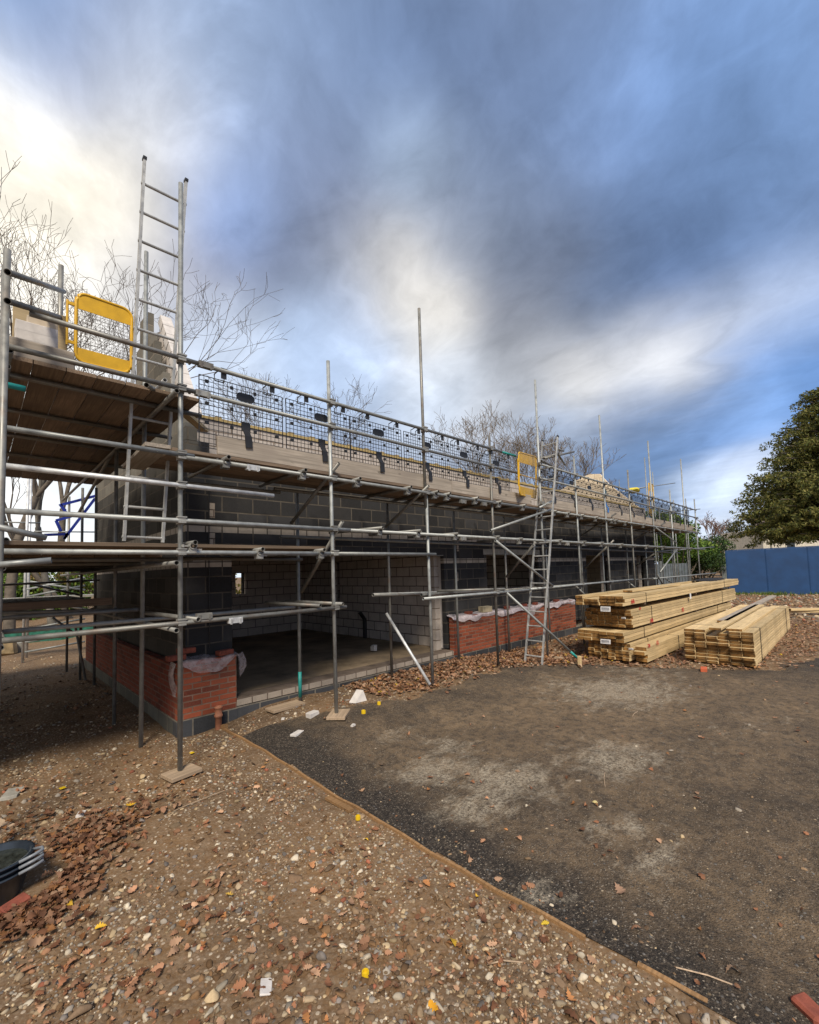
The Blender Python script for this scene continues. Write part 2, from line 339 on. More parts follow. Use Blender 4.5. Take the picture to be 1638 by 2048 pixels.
def grid(xs, ys, f):
    X, Y = np.meshgrid(xs, ys); Z = f(X, Y); V = np.stack([X, Y, Z], -1).reshape(-1, 3); nx = len(xs)
    i = np.arange((len(xs)-1)*(len(ys)-1)); r = i//(nx-1); c = i % (nx-1); a = r*nx+c
    return V, np.stack([a, a+1, a+nx+1, a+nx], -1)
def gmat():
    m, nt, b = newmat('rubble_soil', .95, 0, .15); t = NT(nt); P = t.N('ShaderNodeNewGeometry').outputs['Position']
    n1 = t.noise(1.3, 5, .6, P); n2 = t.noise(14, 6, .7, P); n3 = t.noise(70, 4, .7, P)
    c = t.mix(t.mr(n1, .35, .65), (.185, .108, .052), (.108, .066, .036)); c = t.mix(t.mr(t.noise(.55, 5, .6, P), .52, .66, 0, .75), c, (.075, .048, .03)); c = t.mix(t.mr(n2, .4, .75, 0, .7), c, (.24, .18, .125))
    c = t.mix(t.mr(n3, .5, .75, 0, .5), c, (.30, .25, .19))
    v = t.N('ShaderNodeTexVoronoi'); v.inputs['Scale'].default_value = 38; t.L(P, v.inputs['Vector']); sp = t.N('ShaderNodeSeparateColor'); t.L(v.outputs['Color'], sp.inputs[0])
    k = t.math('MULTIPLY', t.math('GREATER_THAN', sp.outputs[0], .62), t.math('LESS_THAN', v.outputs['Distance'], .36))
    c = t.mix(k, c, t.mix(sp.outputs[1], (.20, .12, .07), (.42, .36, .28)))
    t.L(c, b.inputs['Base Color']); h = t.math('ADD', t.math('MULTIPLY', n2, .7), t.math('MULTIPLY', t.math('SUBTRACT', .5, v.outputs['Distance']), .6)); t.bump(h, .6, .014, b); return m
def amat():
    m, nt, b = newmat('worn_asphalt', .92, 0, .15); t = NT(nt); P = t.N('ShaderNodeNewGeometry').outputs['Position']
    at_ = t.N('ShaderNodeVertexColor'); at_.layer_name = 'Col'; sp0 = t.N('ShaderNodeSeparateColor'); t.L(at_.outputs[0], sp0.inputs[0]); st, ed_, br_ = sp0.outputs[0], sp0.outputs[1], sp0.outputs[2]
    n1 = t.noise(1.6, 8, .68, P); n2 = t.noise(34, 5, .8, P); n3 = t.noise(5.0, 9, .74, P, (.8, 1.3, 1), .2); n5 = t.noise(9, 6, .75, P); n6 = t.noise(110, 3, .8, P)
    dust = t.math('ADD', t.math('MULTIPLY', br_, .55), t.math('SUBTRACT', t.math('MULTIPLY', n1, 1.7), .70))
    dust = t.math('SUBTRACT', dust, t.math('MULTIPLY', ed_, .75))
    c = t.mix(t.mr(dust, -.12, .75), (.036, .031, .028), (.24, .17, .105)); c = t.mix(t.mr(n5, .42, .62, 0, .75), c, (.050, .042, .036))
    c = t.mix(t.mr(n2, .50, .72, 0, .7), c, (.23, .18, .135)); c = t.mix(t.mr(n2, .28, .44, .85, 0), c, (.012, .011, .011))
    c = t.mix(t.mr(n6, .55, .75, 0, .45), c, (.28, .24, .19)); c = t.mix(t.mr(n6, .25, .4, .6, 0), c, (.014, .012, .012))
    sm_ = t.mr(t.math('ADD', t.math('MULTIPLY', st, .42), t.math('MULTIPLY', n3, 1.25)), .80, 1.04)
    c = t.mix(t.math('MULTIPLY', sm_, t.mr(n2, .40, .60, .12, .9)), c, (.46, .40, .31))
    v = t.N('ShaderNodeTexVoronoi'); v.inputs['Scale'].default_value = 85; t.L(P, v.inputs['Vector']); sp = t.N('ShaderNodeSeparateColor'); t.L(v.outputs['Color'], sp.inputs[0])
    k = t.math('MULTIPLY', t.math('GREATER_THAN', sp.outputs[0], .70), t.math('LESS_THAN', v.outputs['Distance'], .38)); c = t.mix(k, c, t.mix(sp.outputs[1], (.03, .028, .026), (.34, .29, .23)))
    t.L(c, b.inputs['Base Color']); t.bump(t.math('ADD', t.math('ADD', n2, t.math('MULTIPLY', n6, .6)), t.math('MULTIPLY', v.outputs['Distance'], -.5)), 1., .016, b)
    return m
xs = np.concatenate([np.linspace(-600, -20, 16), np.linspace(-16, -3, 12), np.arange(-2.5, 12, .09), np.linspace(12.5, 60, 60), np.linspace(70, 900, 20)])
ys = np.concatenate([np.linspace(-600, -20, 16), np.linspace(-16, -2, 12), np.arange(-1.5, 8, .09), np.linspace(8.5, 50, 60), np.linspace(60, 900, 20)])
V, Q = grid(xs, ys, hgt)
g = link('ground', fastmesh('ground', V, Q, 4, smooth=True), gmat()); g['kind'] = 'structure'
_e = [on_g(*q) for q in [(446, 1458), (500, 1488), (560, 1524), (620, 1561), (700, 1610), (810, 1676), (930, 1746), (1050, 1813), (1170, 1880)]]
EYS = [float(q[1]) for q in _e][::-1]; EXS = [float(q[0]) for q in _e][::-1]
def EX(y): return np.interp(y, EYS, EXS)      # the line of the timber edging
# asphalt apron: right of the timber edging, ragged where the leaf litter begins
def in_asph(x, y):
    n = .10*np.sin(x*2.3+.7)+.06*np.sin(x*6.1+y*3)+.05*np.sin(y*7.7+x*1.9)
    yf = np.interp(x, [2.3, 2.9, 3.8, 4.6, 5.6, 7.2, 8.6, 9.4, 10.5, 14, 60], [5.55, 5.3, 5.05, 4.85, 4.75, 4.95, 4.35, 3.1, 1.35, .4, -2.])
    return (x > EX(y)+.03) & (y < yf+n)
xa = np.concatenate([np.arange(2.1, 3.0, .03), np.arange(3.0, 11, .06), np.arange(11, 22, .1), np.linspace(22, 60, 60)]); ya = np.concatenate([np.linspace(-30, -2, 30), np.arange(-1.9, 5.9, .06)])
V, Q = grid(xa, ya, lambda x, y: hgt(x, y)+.006)
ctr = V[Q].mean(1); Q = Q[in_asph(ctr[:, 0], ctr[:, 1])]
def stains(P):
    m = np.zeros(len(P))
    for px_, py_, a_, w_, st_ in [(860, 1545, .34, .14, 1), (1010, 1565, .42, .20, 1), (955, 1610, .30, .13, 1), (900, 1500, .26, .2, .7), (1225, 1515, .5, .22, .9), (1235, 1385, .9, .40, 1), (1290, 1345, .6, .4, .6), (1245, 1655, .3, .10, .7), (1310, 1725, .28, .07, .8), (1085, 1790, .14, .07, .9), (1380, 1500, .5, .2, .35), (790, 1470, .3, .1, .6), (1500, 1450, .8, .2, .4)]:
        c = on_g(px_, py_); dx = P[:, 0]-c[0]; dy = P[:, 1]-c[1]; u = dx*_R[0]+dy*_R[1]; v = dx*_Fh[0]+dy*_Fh[1]; u2 = u*.93+v*.37; v2 = v*.93-u*.37; m = np.maximum(m, st_*np.exp(-(u2/(a_*1.5))**2-(v2/(w_*2.6))**2))
    return m
def brown(P): return np.clip(.55+.5*np.sin(P[:, 0]*.55+1.2)*np.sin(P[:, 1]*.8+P[:, 0]*.3+.5), 0, 1)
am = fastmesh('asphalt_apron', V, Q, 4, smooth=True); pa = ctr[in_asph(ctr[:, 0], ctr[:, 1])]; edge = np.exp(-((pa[:, 0]-2.42)/.33)**2)
ca = am.color_attributes.new('Col', 'FLOAT_COLOR', 'POINT'); VV = np.asarray(V); cc = np.ones((len(V), 4), np.float32); cc[:, 0] = stains(VV); cc[:, 1] = np.exp(-((VV[:, 0]-2.42)/.36)**2)+.35*np.clip(1-np.abs(VV[:, 1]-np.interp(VV[:, 0], [2.3, 2.9, 3.8, 4.6, 5.6, 7.2, 8.6, 9.4, 10.5, 14, 60], [5.55, 5.3, 5.05, 4.85, 4.75, 4.95, 4.35, 3.1, 1.35, .4, -2.])+.35)/.7, 0, 1); cc[:, 2] = brown(VV)
if len(am.vertices) == len(V): ca.data.foreach_set('color', cc.ravel())
g = link('asphalt_apron', am, amat()); g['kind'] = 'structure'

# --- stones, gravel, leaves
def ico():
    t = (1+5**.5)/2; v = np.array([(-1, t, 0), (1, t, 0), (-1, -t, 0), (1, -t, 0), (0, -1, t), (0, 1, t), (0, -1, -t), (0, 1, -t), (t, 0, -1), (t, 0, 1), (-t, 0, -1), (-t, 0, 1)])
    v = v/np.linalg.norm(v[0]); f = [(0, 11, 5), (0, 5, 1), (0, 1, 7), (0, 7, 10), (0, 10, 11), (1, 5, 9), (5, 11, 4), (11, 10, 2), (10, 7, 6), (7, 1, 8), (3, 9, 4), (3, 4, 2), (3, 2, 6), (3, 6, 8), (3, 8, 9), (4, 9, 5), (2, 4, 11), (6, 2, 10), (8, 6, 7), (9, 8, 1)]
    return v, np.array(f)
IV, IF = ico()
def ico2():
    v = [tuple(p) for p in IV]; cache = {}; F = []
    def mid(a, b):
        k = (min(a, b), max(a, b))
        if k not in cache: p = np.array(v[a])+np.array(v[b]); v.append(tuple(p/np.linalg.norm(p))); cache[k] = len(v)-1
        return cache[k]
    for a, b, c in IF: x, y, z = mid(a, b), mid(b, c), mid(c, a); F += [(a, x, z), (b, y, x), (c, z, y), (x, y, z)]
    return np.array(v), np.array(F)
IV2, IF2 = ico2()
SCOL = np.array([(.42, .32, .21), (.50, .41, .29), (.28, .19, .115), (.22, .15, .095), (.34, .30, .25), (.50, .38, .23), (.62, .54, .42), (.25, .22, .20), (.34, .18, .10), (.31, .22, .135), (.20, .13, .08)])
def scatter_stones(name, P, S, colors, label, cat, mat, fine=False, flat=(.45, .85), z=.25, kind='stuff', rough=.16):
    bv, bf = (IV2, IF2) if fine else (IV, IF); n = len(P)
    sc = np.stack([S*RNG.uniform(.75, 1.35, n), S*RNG.uniform(.6, 1.0, n), S*RNG.uniform(*flat, n)], -1)
    Vb = bv[None]*(1+RNG.normal(0, rough, (n, len(bv), 1)))
    if fine:
        for _ in range(6):
            pn = RNG.normal(size=(n, 3)); pn /= np.linalg.norm(pn, axis=1)[:, None]; dd_ = np.einsum('nkj,nj->nk', Vb, pn); ex = np.maximum(dd_-RNG.uniform(.35, .8, n)[:, None], 0); Vb = Vb-ex[..., None]*pn[:, None]
    Vx = Vb*sc[:, None]
    Vx = Vx*(1+.35*RNG.normal(0, 1, (n, 1, 3))*np.sign(bv[None]))*1.0 if False else Vx
    a = RNG.uniform(0, 6.28, n); tl = RNG.normal(0, .25, n); ct, st = np.cos(tl)[:, None], np.sin(tl)[:, None]
    y = Vx[..., 1]*ct-Vx[..., 2]*st; zz = Vx[..., 1]*st+Vx[..., 2]*ct; ca, sa = np.cos(a)[:, None], np.sin(a)[:, None]
    x = Vx[..., 0]*ca-y*sa; y = Vx[..., 0]*sa+y*ca; Vx = np.stack([x, y, zz], -1)
    Vx += np.stack([P[:, 0], P[:, 1], hgt(P[:, 0], P[:, 1])+sc[:, 2]*z], -1)[:, None]
    Fx = bf[None]+(np.arange(n)*len(bv))[:, None, None]; C = np.repeat(colors, len(bf), 0)
    o = link(name, fastmesh(name, Vx.reshape(-1, 3), Fx.reshape(-1, 3), 3, C), mat); return tag(o, label, cat, None, kind)
stonem = m_vcol('stone', .85, .25, bump=.35, bs=60)
def rnd_ground(n, rmin, rmax, az0, az1, power=1.):
    """ground points, denser near the viewpoint"""
    r = rmin*(rmax/rmin)**(RNG.uniform(0, 1, n)**power); a = RNG.uniform(az0, az1, n); return np.stack([r*np.cos(a), r*np.sin(a)], -1)
def rubble_ok(P):
    x, y = P[:, 0], P[:, 1]; left = (x < EX(y)-.02); ok = left & ~((x > 1.74) & (y > 6.1)) & ~((np.hypot(x-.22, y-4.0) < .3))
    strip = (x >= EX(y)+.03) & (y < 6.1) & ~in_asph(x, y) & ((y > 4.2) | (x > 8.4)); return ok | strip
clump = lambda P, s=1.: (np.sin(P[:, 0]*3.3*s+1)+np.sin(P[:, 1]*4.1*s+P[:, 0]*1.7)+np.sin(P[:, 0]*7.7*s-P[:, 1]*5.2))/3
def cols(n, bright=1.): return SCOL[RNG.integers(0, len(SCOL), n)]*RNG.uniform(.45, 1.15, (n, 1))*bright
P = rnd_ground(90000, 1.1, 16, R(8), R(108)); P = P[rubble_ok(P)]; P = P[(clump(P)*1.7+RNG.uniform(-.7, .7, len(P))) > -.1]
S = np.clip(RNG.lognormal(-4.95, .42, len(P)), .003, .02)*np.clip(.55+np.hypot(P[:, 0], P[:, 1])*.16, .7, 2.)
scatter_stones('gravel', P, S, cols(len(P)), 'small mixed brown and cream gravel pressed into the rubble soil', 'gravel', stonem, z=.02)
P = rnd_ground(9000, 1.2, 15, R(8), R(108)); P = P[rubble_ok(P)]; S = np.clip(RNG.lognormal(-4.15, .36, len(P)), .009, .034)
scatter_stones('rubble', P, S, cols(len(P)), 'larger broken stones and hardcore lying over the gravel', 'rubble', stonem, fine=True, rough=.14, flat=(.3, .75))
# grit on the asphalt, thickest along the timber edging
P = rnd_ground(60000, 1.2, 13, R(0), R(62)); m_ = in_asph(P[:, 0], P[:, 1]) | ((P[:, 0] > EX(P[:, 1])+.03) & (P[:, 1] < 5)); P = P[m_]
e = P[:, 0]-EX(P[:, 1]); keep = RNG.uniform(0, 1, len(P)) < (np.exp(-(e/.25)**2)*.95+.05+.16*(clump(P, .7) > .2)); P = P[keep]
S = np.clip(RNG.lognormal(-5.0, .35, len(P)), .003, .013); C = cols(len(P), .8); C[RNG.uniform(0, 1, len(P)) < .55] = (.13, .125, .12); C[RNG.uniform(0, 1, len(P)) < .3] = (.05, .047, .045)
scatter_stones('grit', P, S, C*RNG.uniform(.6, 1.2, (len(P), 1)), 'loose grey grit on the asphalt beside the timber edging', 'grit', stonem)
# soil clods
P = rnd_ground(15000, 1.1, 12, R(8), R(108)); P = P[rubble_ok(P)]; P = P[(clump(P*1.3)+RNG.uniform(-.8, .8, len(P))) > -.1]; S = np.clip(RNG.lognormal(-4.5, .5, len(P)), .005, .035)
scatter_stones('soil_clods', P, S, np.array([(.17, .10, .05)])*RNG.uniform(.55, 1.35, (len(P), 1)), 'crumbly brown clods of soil between the stones', 'soil', stonem, fine=True, rough=.22, flat=(.35, .7), z=.1)
P = rnd_ground(420, 1.6, 12, R(0), R(58)); P = P[in_asph(P[:, 0], P[:, 1])]; S = np.clip(RNG.lognormal(-4.5, .45, len(P)), .006, .03)
scatter_stones('stray_stones', P, S, cols(len(P), 1.1), 'stray stones lying loose on the asphalt', 'stones', stonem, fine=True)
# brick crumbs
P = rnd_ground(210, 1.3, 12, R(8), R(100)); P = P[rubble_ok(P)]; S = np.clip(RNG.lognormal(-4.3, .4, len(P)), .006, .03)
scatter_stones('brick_crumbs', P, S, np.array([(.33, .12, .07)])*RNG.uniform(.6, 1.25, (len(P), 1)), 'scattered red brick crumbs among the gravel', 'brick crumbs', stonem)

def oak_outline():
    out = []
    for t, w in [(0, .02), (.12, .06), (.2, .2), (.28, .12), (.4, .33), (.5, .18), (.62, .40), (.72, .2), (.84, .27), (.93, .16), (1, .03)]: out.append((t-.5, w))
    return out
OK_ = oak_outline()
def leaves(name, P, S, colors, label, dz=.012, kind='stuff'):
    n = len(P); k = len(OK_); t = np.array([a for a, _ in OK_]); w = np.array([b for _, b in OK_])
    base = np.concatenate([np.stack([t, w, 0*t], -1), np.stack([t, -w*.95, 0*t], -1), np.stack([t, 0*t, 0*t], -1)])
    Vx = np.repeat(base[None], n, 0)*S[:, None, None]; cur = RNG.normal(0, .9, (n, 1)); cu2 = RNG.normal(.4, .9, (n, 1))
    Vx[..., 2] = cur*Vx[..., 0]**2/S[:, None]+cu2*Vx[..., 1]**2/S[:, None]*1.2+RNG.normal(0, .02, Vx.shape[:2])*S[:, None]
    a = RNG.uniform(0, 6.28, n); ti = RNG.normal(0, .28, n); ct, st = np.cos(ti)[:, None], np.sin(ti)[:, None]
    y = Vx[..., 1]*ct-Vx[..., 2]*st; zz = Vx[..., 1]*st+Vx[..., 2]*ct; ca, sa = np.cos(a)[:, None], np.sin(a)[:, None]
    Vx = np.stack([Vx[..., 0]*ca-y*sa, Vx[..., 0]*sa+y*ca, zz], -1)
    zmin = Vx[..., 2].min(1); lift = -zmin*.8+RNG.uniform(0, dz, n)
    Vx += np.stack([P[:, 0], P[:, 1], hgt(P[:, 0], P[:, 1])+.008+lift], -1)[:, None]
    F = []
    for i in range(k-1): F += [(2*k+i, 2*k+i+1, i+1, i), (2*k+i+1, 2*k+i, k+i, k+i+1)]
    F = np.array(F); Fx = F[None]+(np.arange(n)*3*k)[:, None, None]
    o = link(name, fastmesh(name, Vx.reshape(-1, 3), Fx.reshape(-1, 4), 4, np.repeat(colors, len(F), 0)), leafm); return tag(o, label, 'leaves', None, kind)
leafm = m_vcol('dry_leaf', .7, .3, .12)
LC = np.array([(.25, .125, .07), (.31, .18, .11), (.20, .10, .055), (.36, .21, .13), (.16, .08, .045), (.34, .17, .07), (.40, .27, .18)])
def lcols(n, yel=.03):
    c = LC[RNG.integers(0, len(LC), n)]*RNG.uniform(.7, 1.15, (n, 1)); c[RNG.uniform(0, 1, n) < yel] = (.55, .38, .04); return c
def box_pts(n, x0, x1, y0, y1): return np.stack([RNG.uniform(x0, x1, n), RNG.uniform(y0, y1, n)], -1)
# deep drifts: in front of the plinth, round the timber, by the buckets
P = np.concatenate([box_pts(3800, 4.3, 9.4, 4.1, 6.1), box_pts(9500, 8.2, 19, -1.5, 6.0), box_pts(2600, 19, 33, -3, 7)])
k = (P[:, 1] > np.interp(P[:, 0], [4.3, 5, 7, 8.3, 9.2, 10.5, 14, 33], [5.25, 4.95, 4.95, 4.5, 3.2, 1.4, .5, -2])+RNG.normal(0, .16, len(P))); P = P[k]
leaves('fallen_leaves', P, RNG.uniform(.05, .10, len(P)), lcols(len(P), .01), 'drift of brown oak leaves between the brick plinth and the timber packs', .03)
q_ = [(on_g(px_, py_)[:2], s_, n_) for px_, py_, s_, n_ in [(185, 1665, .10, 110), (165, 1700, .12, 150), (150, 1740, .11, 130), (110, 1790, .10, 130), (70, 1840, .09, 100), (20, 1850, .08, 60), (250, 1640, .14, 60), (60, 1660, .12, 50)]]
P = np.concatenate([c_[None]+RNG.normal(0, s_*1.35, (n_, 2)) for c_, s_, n_ in q_])
P = P[np.hypot(P[:, 0]-.22, P[:, 1]-4.0) > .27]
leaves('leaf_drift', P, RNG.uniform(.045, .08, len(P)), lcols(len(P), .0)*[.72, .66, .62], 'dark heap of oak leaves beside the black buckets', .03)
P = rnd_ground(5600, 1.2, 13, R(0), R(104)); u = RNG.uniform(0, 1, len(P)); P = P[(P[:, 1] < 6.0) & ((P[:, 0] < 2.3) | (u < .14))]; P = P[(clump(P, .6)+RNG.uniform(-.5, .8, len(P))) > 0]; P = P[~((P[:, 0] > 1.7) & (P[:, 1] > 6))]
leaves('scattered_leaves', P, RNG.uniform(.015, .07, len(P)), lcols(len(P), .005)*[1.2, 1.08, 1.0]*RNG.uniform(.55, 1.2, (len(P), 1)), 'single dry oak leaves scattered over rubble and asphalt')

# ------------------------------------------------------------------ building
YB, YW, YI = 6.15, 6.32, 6.52     # brick face, block face, cream inner leaf
XB, XW, XI = 1.84, 1.99, 2.20
XE, YBK = 20.3, 12.95
bldg = thing('unfinished_building', 'half-built single-storey building of dark blocks on a red brick plinth behind the scaffold', 'building', (2, 6.3, 0))
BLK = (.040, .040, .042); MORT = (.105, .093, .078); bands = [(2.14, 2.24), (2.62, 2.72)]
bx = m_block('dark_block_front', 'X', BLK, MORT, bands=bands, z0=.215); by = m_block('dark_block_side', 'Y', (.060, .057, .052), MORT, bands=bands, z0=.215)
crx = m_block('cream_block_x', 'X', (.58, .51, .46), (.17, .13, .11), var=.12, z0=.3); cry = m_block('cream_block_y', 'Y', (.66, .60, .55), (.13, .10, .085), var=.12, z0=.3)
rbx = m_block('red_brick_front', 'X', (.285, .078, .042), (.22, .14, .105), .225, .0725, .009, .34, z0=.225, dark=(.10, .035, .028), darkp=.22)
rby = m_block('red_brick_side_shaded', 'Y', (.20, .05, .033), (.18, .11, .085), .225, .0725, .009, .22, z0=.225, dark=(.09, .032, .026), darkp=.2)  # same brick as the front, colour darkened for shade under the gable decks
cope = m_block('coursing_brick', 'X', (.36, .31, .26), (.14, .11, .09), .225, .1, .009, .15, z0=.237)
def wallX(name, mat, y0, y1, x0, x1, z0, z1, holes=(), topf=None):
    """wall in the XZ plane with rectangular holes (xa,xb,za,zb): built as butted cells"""
    b = MB(); xs = sorted({x0, x1, *[h[0] for h in holes], *[h[1] for h in holes]}); xs = [x for x in xs if x0 <= x <= x1]
    for a, c in zip(xs[:-1], xs[1:]):
        hs = sorted([(h[2], h[3]) for h in holes if h[0] <= a+1e-6 and h[1] >= c-1e-6]); z = z0
        for p, q in hs:
            if p > z+1e-6: b.box((a, y0, z), (c, y1, p))
            z = q
        if z < z1-1e-6: b.box((a, y0, z), (c, y1, z1))
    return b.build(name, mat, bldg)
def wallY(name, mat, x0, x1, y0, y1, z0, z1, holes=()):
    b = MB(); ys = sorted({y0, y1, *[h[0] for h in holes], *[h[1] for h in holes]})
    for a, c in zip(ys[:-1], ys[1:]):
        hs = sorted([(h[2], h[3]) for h in holes if h[0] <= a+1e-6 and h[1] >= c-1e-6]); z = z0
        for p, q in hs:
            if p > z+1e-6: b.box((x0, a, z), (x1, c, p))
            z = q
        if z < z1-1e-6: b.box((x0, a, z), (x1, c, z1))
    return b.build(name, mat, bldg)
HEAD = 2.32
holes = [(2.60, 7.11, .36, HEAD), (8.61, 10.95, 1.48, HEAD), (13.88, 15.62, .25, HEAD), (17.15, 17.74, 1.6, 2.05), (18.26, 19.2, .3, HEAD)]
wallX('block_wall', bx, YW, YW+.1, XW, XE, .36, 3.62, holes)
MB().box((XW, YW, 3.625), (2.30, YW+.1, 3.86)).box((XW, YW, 3.865), (2.14, YW+.1, 4.10)).build('corner_quoin', m_block('quoin_block', 'X', (.10, .098, .092), MORT, z0=.215), bldg)
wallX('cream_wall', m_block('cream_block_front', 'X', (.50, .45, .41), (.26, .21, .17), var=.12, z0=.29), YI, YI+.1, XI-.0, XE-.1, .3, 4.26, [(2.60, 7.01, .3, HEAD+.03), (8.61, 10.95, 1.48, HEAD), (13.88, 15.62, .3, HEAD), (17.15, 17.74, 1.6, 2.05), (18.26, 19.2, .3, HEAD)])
wallX('lintel', conc, YW-.004, YW-.001, 8.5, 11.05, HEAD+.01, HEAD+.14)
MB().box((2.45, YW+.005, HEAD-.02), (7.3, YI+.09, HEAD-.004)).build('steel_lintel', galv2, bldg)
# brick plinth: pier at the near corner, then the long run beyond the opening
MB().box((XB, YB, .225), (2.585, YB+.1025, .93)).build('brick_pier', rbx, bldg)
MB().box((7.13, YB, .225), (12.62, YB+.1025, 1.0)).build('brick_plinth', rbx, bldg)
MB().box((XB, YB+.1035, .225), (XB+.1025, 12.6, .90)).build('brick_plinth', rby, bldg)
dk = m_block('plinth_block_front', 'X', (.06, .063, .07), (.2, .18, .15), z0=0); dk2 = m_block('plinth_block_side', 'Y', (.11, .11, .10), (.2, .18, .15), z0=0)
MB().box((XB-.01, YB-.008, -.35), (2.59, YB+.15, .222)).box((2.592, YB+.004, -.35), (7.12, YB+.15, .235)).box((7.125, YB-.008, -.35), (XE, YB+.15, .222)).build('footing_course', dk, bldg)
MB().box((XB-.01, YB+.155, -.35), (XB+.15, 12.9, .222)).build('footing_course', dk2, bldg)
MB().box((2.592, YB-.004, .237), (7.12, YW+.11, .338)).build('threshold_course', cope, bldg, bevel=.006)
MB().box((2.03, YW+.115, .05), (XE-.05, YBK, .300)).build('floor_slab', m_paint('dusty_concrete_floor', (.27, .205, .135), .9, .35, sc=1.6, bump=.3), bldg)
MB().box((8.55, YW-.02, 1.40), (11.0, YI+.1, 1.475)).build('window_sill', cope, bldg)
# gable walls, raked and racked back
def stepped(x0, x1, f0, f1, zs, ze, dz, mat, name, zbase=.36, yr=(YW+.103, 12.9)):
    b = MB(); b.box((x0, yr[0], zbase), (x1, yr[1], zs)) if zs > zbase else None; z = zs
    while z < ze-1e-6:
        b.box((x0, f0(z+dz/2), z+.001), (x1, f1(z+dz/2), z+dz)); z += dz
    return b.build(name, mat, bldg)
q = .225
fl = lambda z: 6.43+round((max(0, (z-4.0)*.66)+(.32 if z > 4.5 else 0))/q)*q
fr = lambda z: 9.15-round(max(0, (z-5.0)*.35)/q)*q if z > 4.2 else 12.6
MB().box((XW, YW+.103, .36), (XW+.1, 12.6, 3.799)).build('gable_block_wall', by, bldg)
stepped(XW, XW+.1, fl, fr, 3.8, 6.42, .225, m_block('pale_gable_block', 'Y', (.15, .14, .12), (.24, .21, .17), z0=.215), 'racked_gable_wall', zbase=3.80)
b = MB(); prof = [(6.53, 4.0), (7.0, 4.62), (8.05, 6.18), (8.6, 6.35), (8.9, 6.3), (9.3, 5.2), (9.4, 4.4), (12.5, 4.2), (12.5, .3), (6.53, .3)]
b.prism([(XI, y, z) for y, z in prof], (1, 0, 0), .1); b.build('gable_cream_wall', cry, bldg)
# inner raked edge of cream blocks standing a little proud, with a rough top
b = MB()
for i in range(11):
    t = i/10; y = 6.55+1.5*t; z = 4.05+2.15*t; b.bar((XI+.05, y, z), (XI+.05, y+.17, z+.235), .17, .16)
b.build('raked_block_course', aer, bldg)
prof = [(6.55, 4.2), (7.9, 5.55), (8.3, 6.1), (8.75, 6.18), (9.4, 6.0), (10.6, 5.5), (11.6, 5.2), (12.5, 4.2), (12.5, .3), (6.55, .3)]
MB().prism([(XE-.2, y, z) for y, z in prof], (1, 0, 0), .1).build('far_gable_wall', m_block('far_gable_block_sunlit', 'Y', (.80, .68, .52), (.50, .40, .30), var=.1, z0=.3), bldg)  # cream block painted brighter and warmer, sunlight put into its colour
MB().box((XE-.098, YW+.103, .3), (XE, 12.9, 3.9)).build('gable_block_wall', by, bldg)
sl = onX(677, 1125, 7.5); 
wallX('rear_wall', crx, 12.55, 12.65, 2.31, XE-.21, .3, 4.1, [(5.27, 5.56, 1.50, 2.09), (9.0, 12.0, .9, 2.25), (14.4, 16.4, 1.1, 2.2)])
wallX('rear_block_wall', bx, 12.75, 12.85, 2.1, XE-.1, .3, 4.0, [(5.27, 5.56, 1.50, 2.09), (9.0, 12.0, .9, 2.25), (14.4, 16.4, 1.1, 2.2)])
wallY('partition_wall', cry, 7.36, 7.46, YI+.101, 12.549, .3, 3.0, [(10.48, 10.74, 1.14, 2.30)])
wallY('partition_wall', cry, 12.6, 12.7, YI+.101, 12.549, .3, 3.0)
MB().box((7.15, YW+.101, .345), (7.30, YI-.001, HEAD-.03)).build('cavity_closer', aer, bldg)
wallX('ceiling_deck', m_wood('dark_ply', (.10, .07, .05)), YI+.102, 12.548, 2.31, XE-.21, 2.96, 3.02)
MB().box((2.05, YI-.02, 4.265), (XE-.2, YI+.10, 4.31)).build('wall_plate', m_wood('plate_timber', (.50, .38, .17), .8, .1), bldg)
for i in range(44):
    x = 2.55+i*.4
    if x > XE-.6: break
    jb = MB().box((-.045, 0, 0), (.045, 6.1, .045)).box((-.045, 0, .185), (.045, 6.1, .23))
    for j in range(14):
        y = .05+j*.43; jb.bar((.048, y, .04), (.048, y+.21, .19), .004, .03).bar((.048, y+.21, .19), (.048, y+.42, .04), .004, .03)
    if i == 0:
        jme = jb.me('web_joist'); first = link('web_joist', jme, m_wood('joist_timber', (.48, .38, .22), .7, .25), bldg, (x, YI+.101, 4.15))
    else:
        c = first.copy(); COL.objects.link(c); c.location = (x-2, YI+.101-6.3, 4.15)
for zz_, (xa, xb) in [((2.50, 2.59), (2.28, 2.36)), ((2.30, 2.50), (2.28, 2.36)), ((2.86, 3.06), (2.29, 2.36)), ((2.30, 2.52), (5.45, 5.52))]:
    pass
for (xa, za, xb, zb) in [(2.30, 2.82, 2.37, 3.03), (2.30, 2.40, 2.37, 2.61), (4.30, 2.40, 4.36, 2.6), (7.55, 2.40, 7.61, 2.6), (7.5, 1.75, 7.56, 1.95), (11.6, 2.42, 11.67, 2.62)]:
    MB().box((xa, YW-.003, za), (xb, YW, zb)).build('infill_block', cope, bldg)
MB().tube([(2.29, YW-.012, 3.2), (2.285, YW-.012, 2.2), (2.29, YW-.014, 1.05)], .006, 6).build('hanging_cable', black, bldg)
MB().tube([(7.33, 9.35, .3), (7.33, 9.35, .78), (7.3, 9.5, .95)], .055, 10).build('drain_pipe', black, bldg)

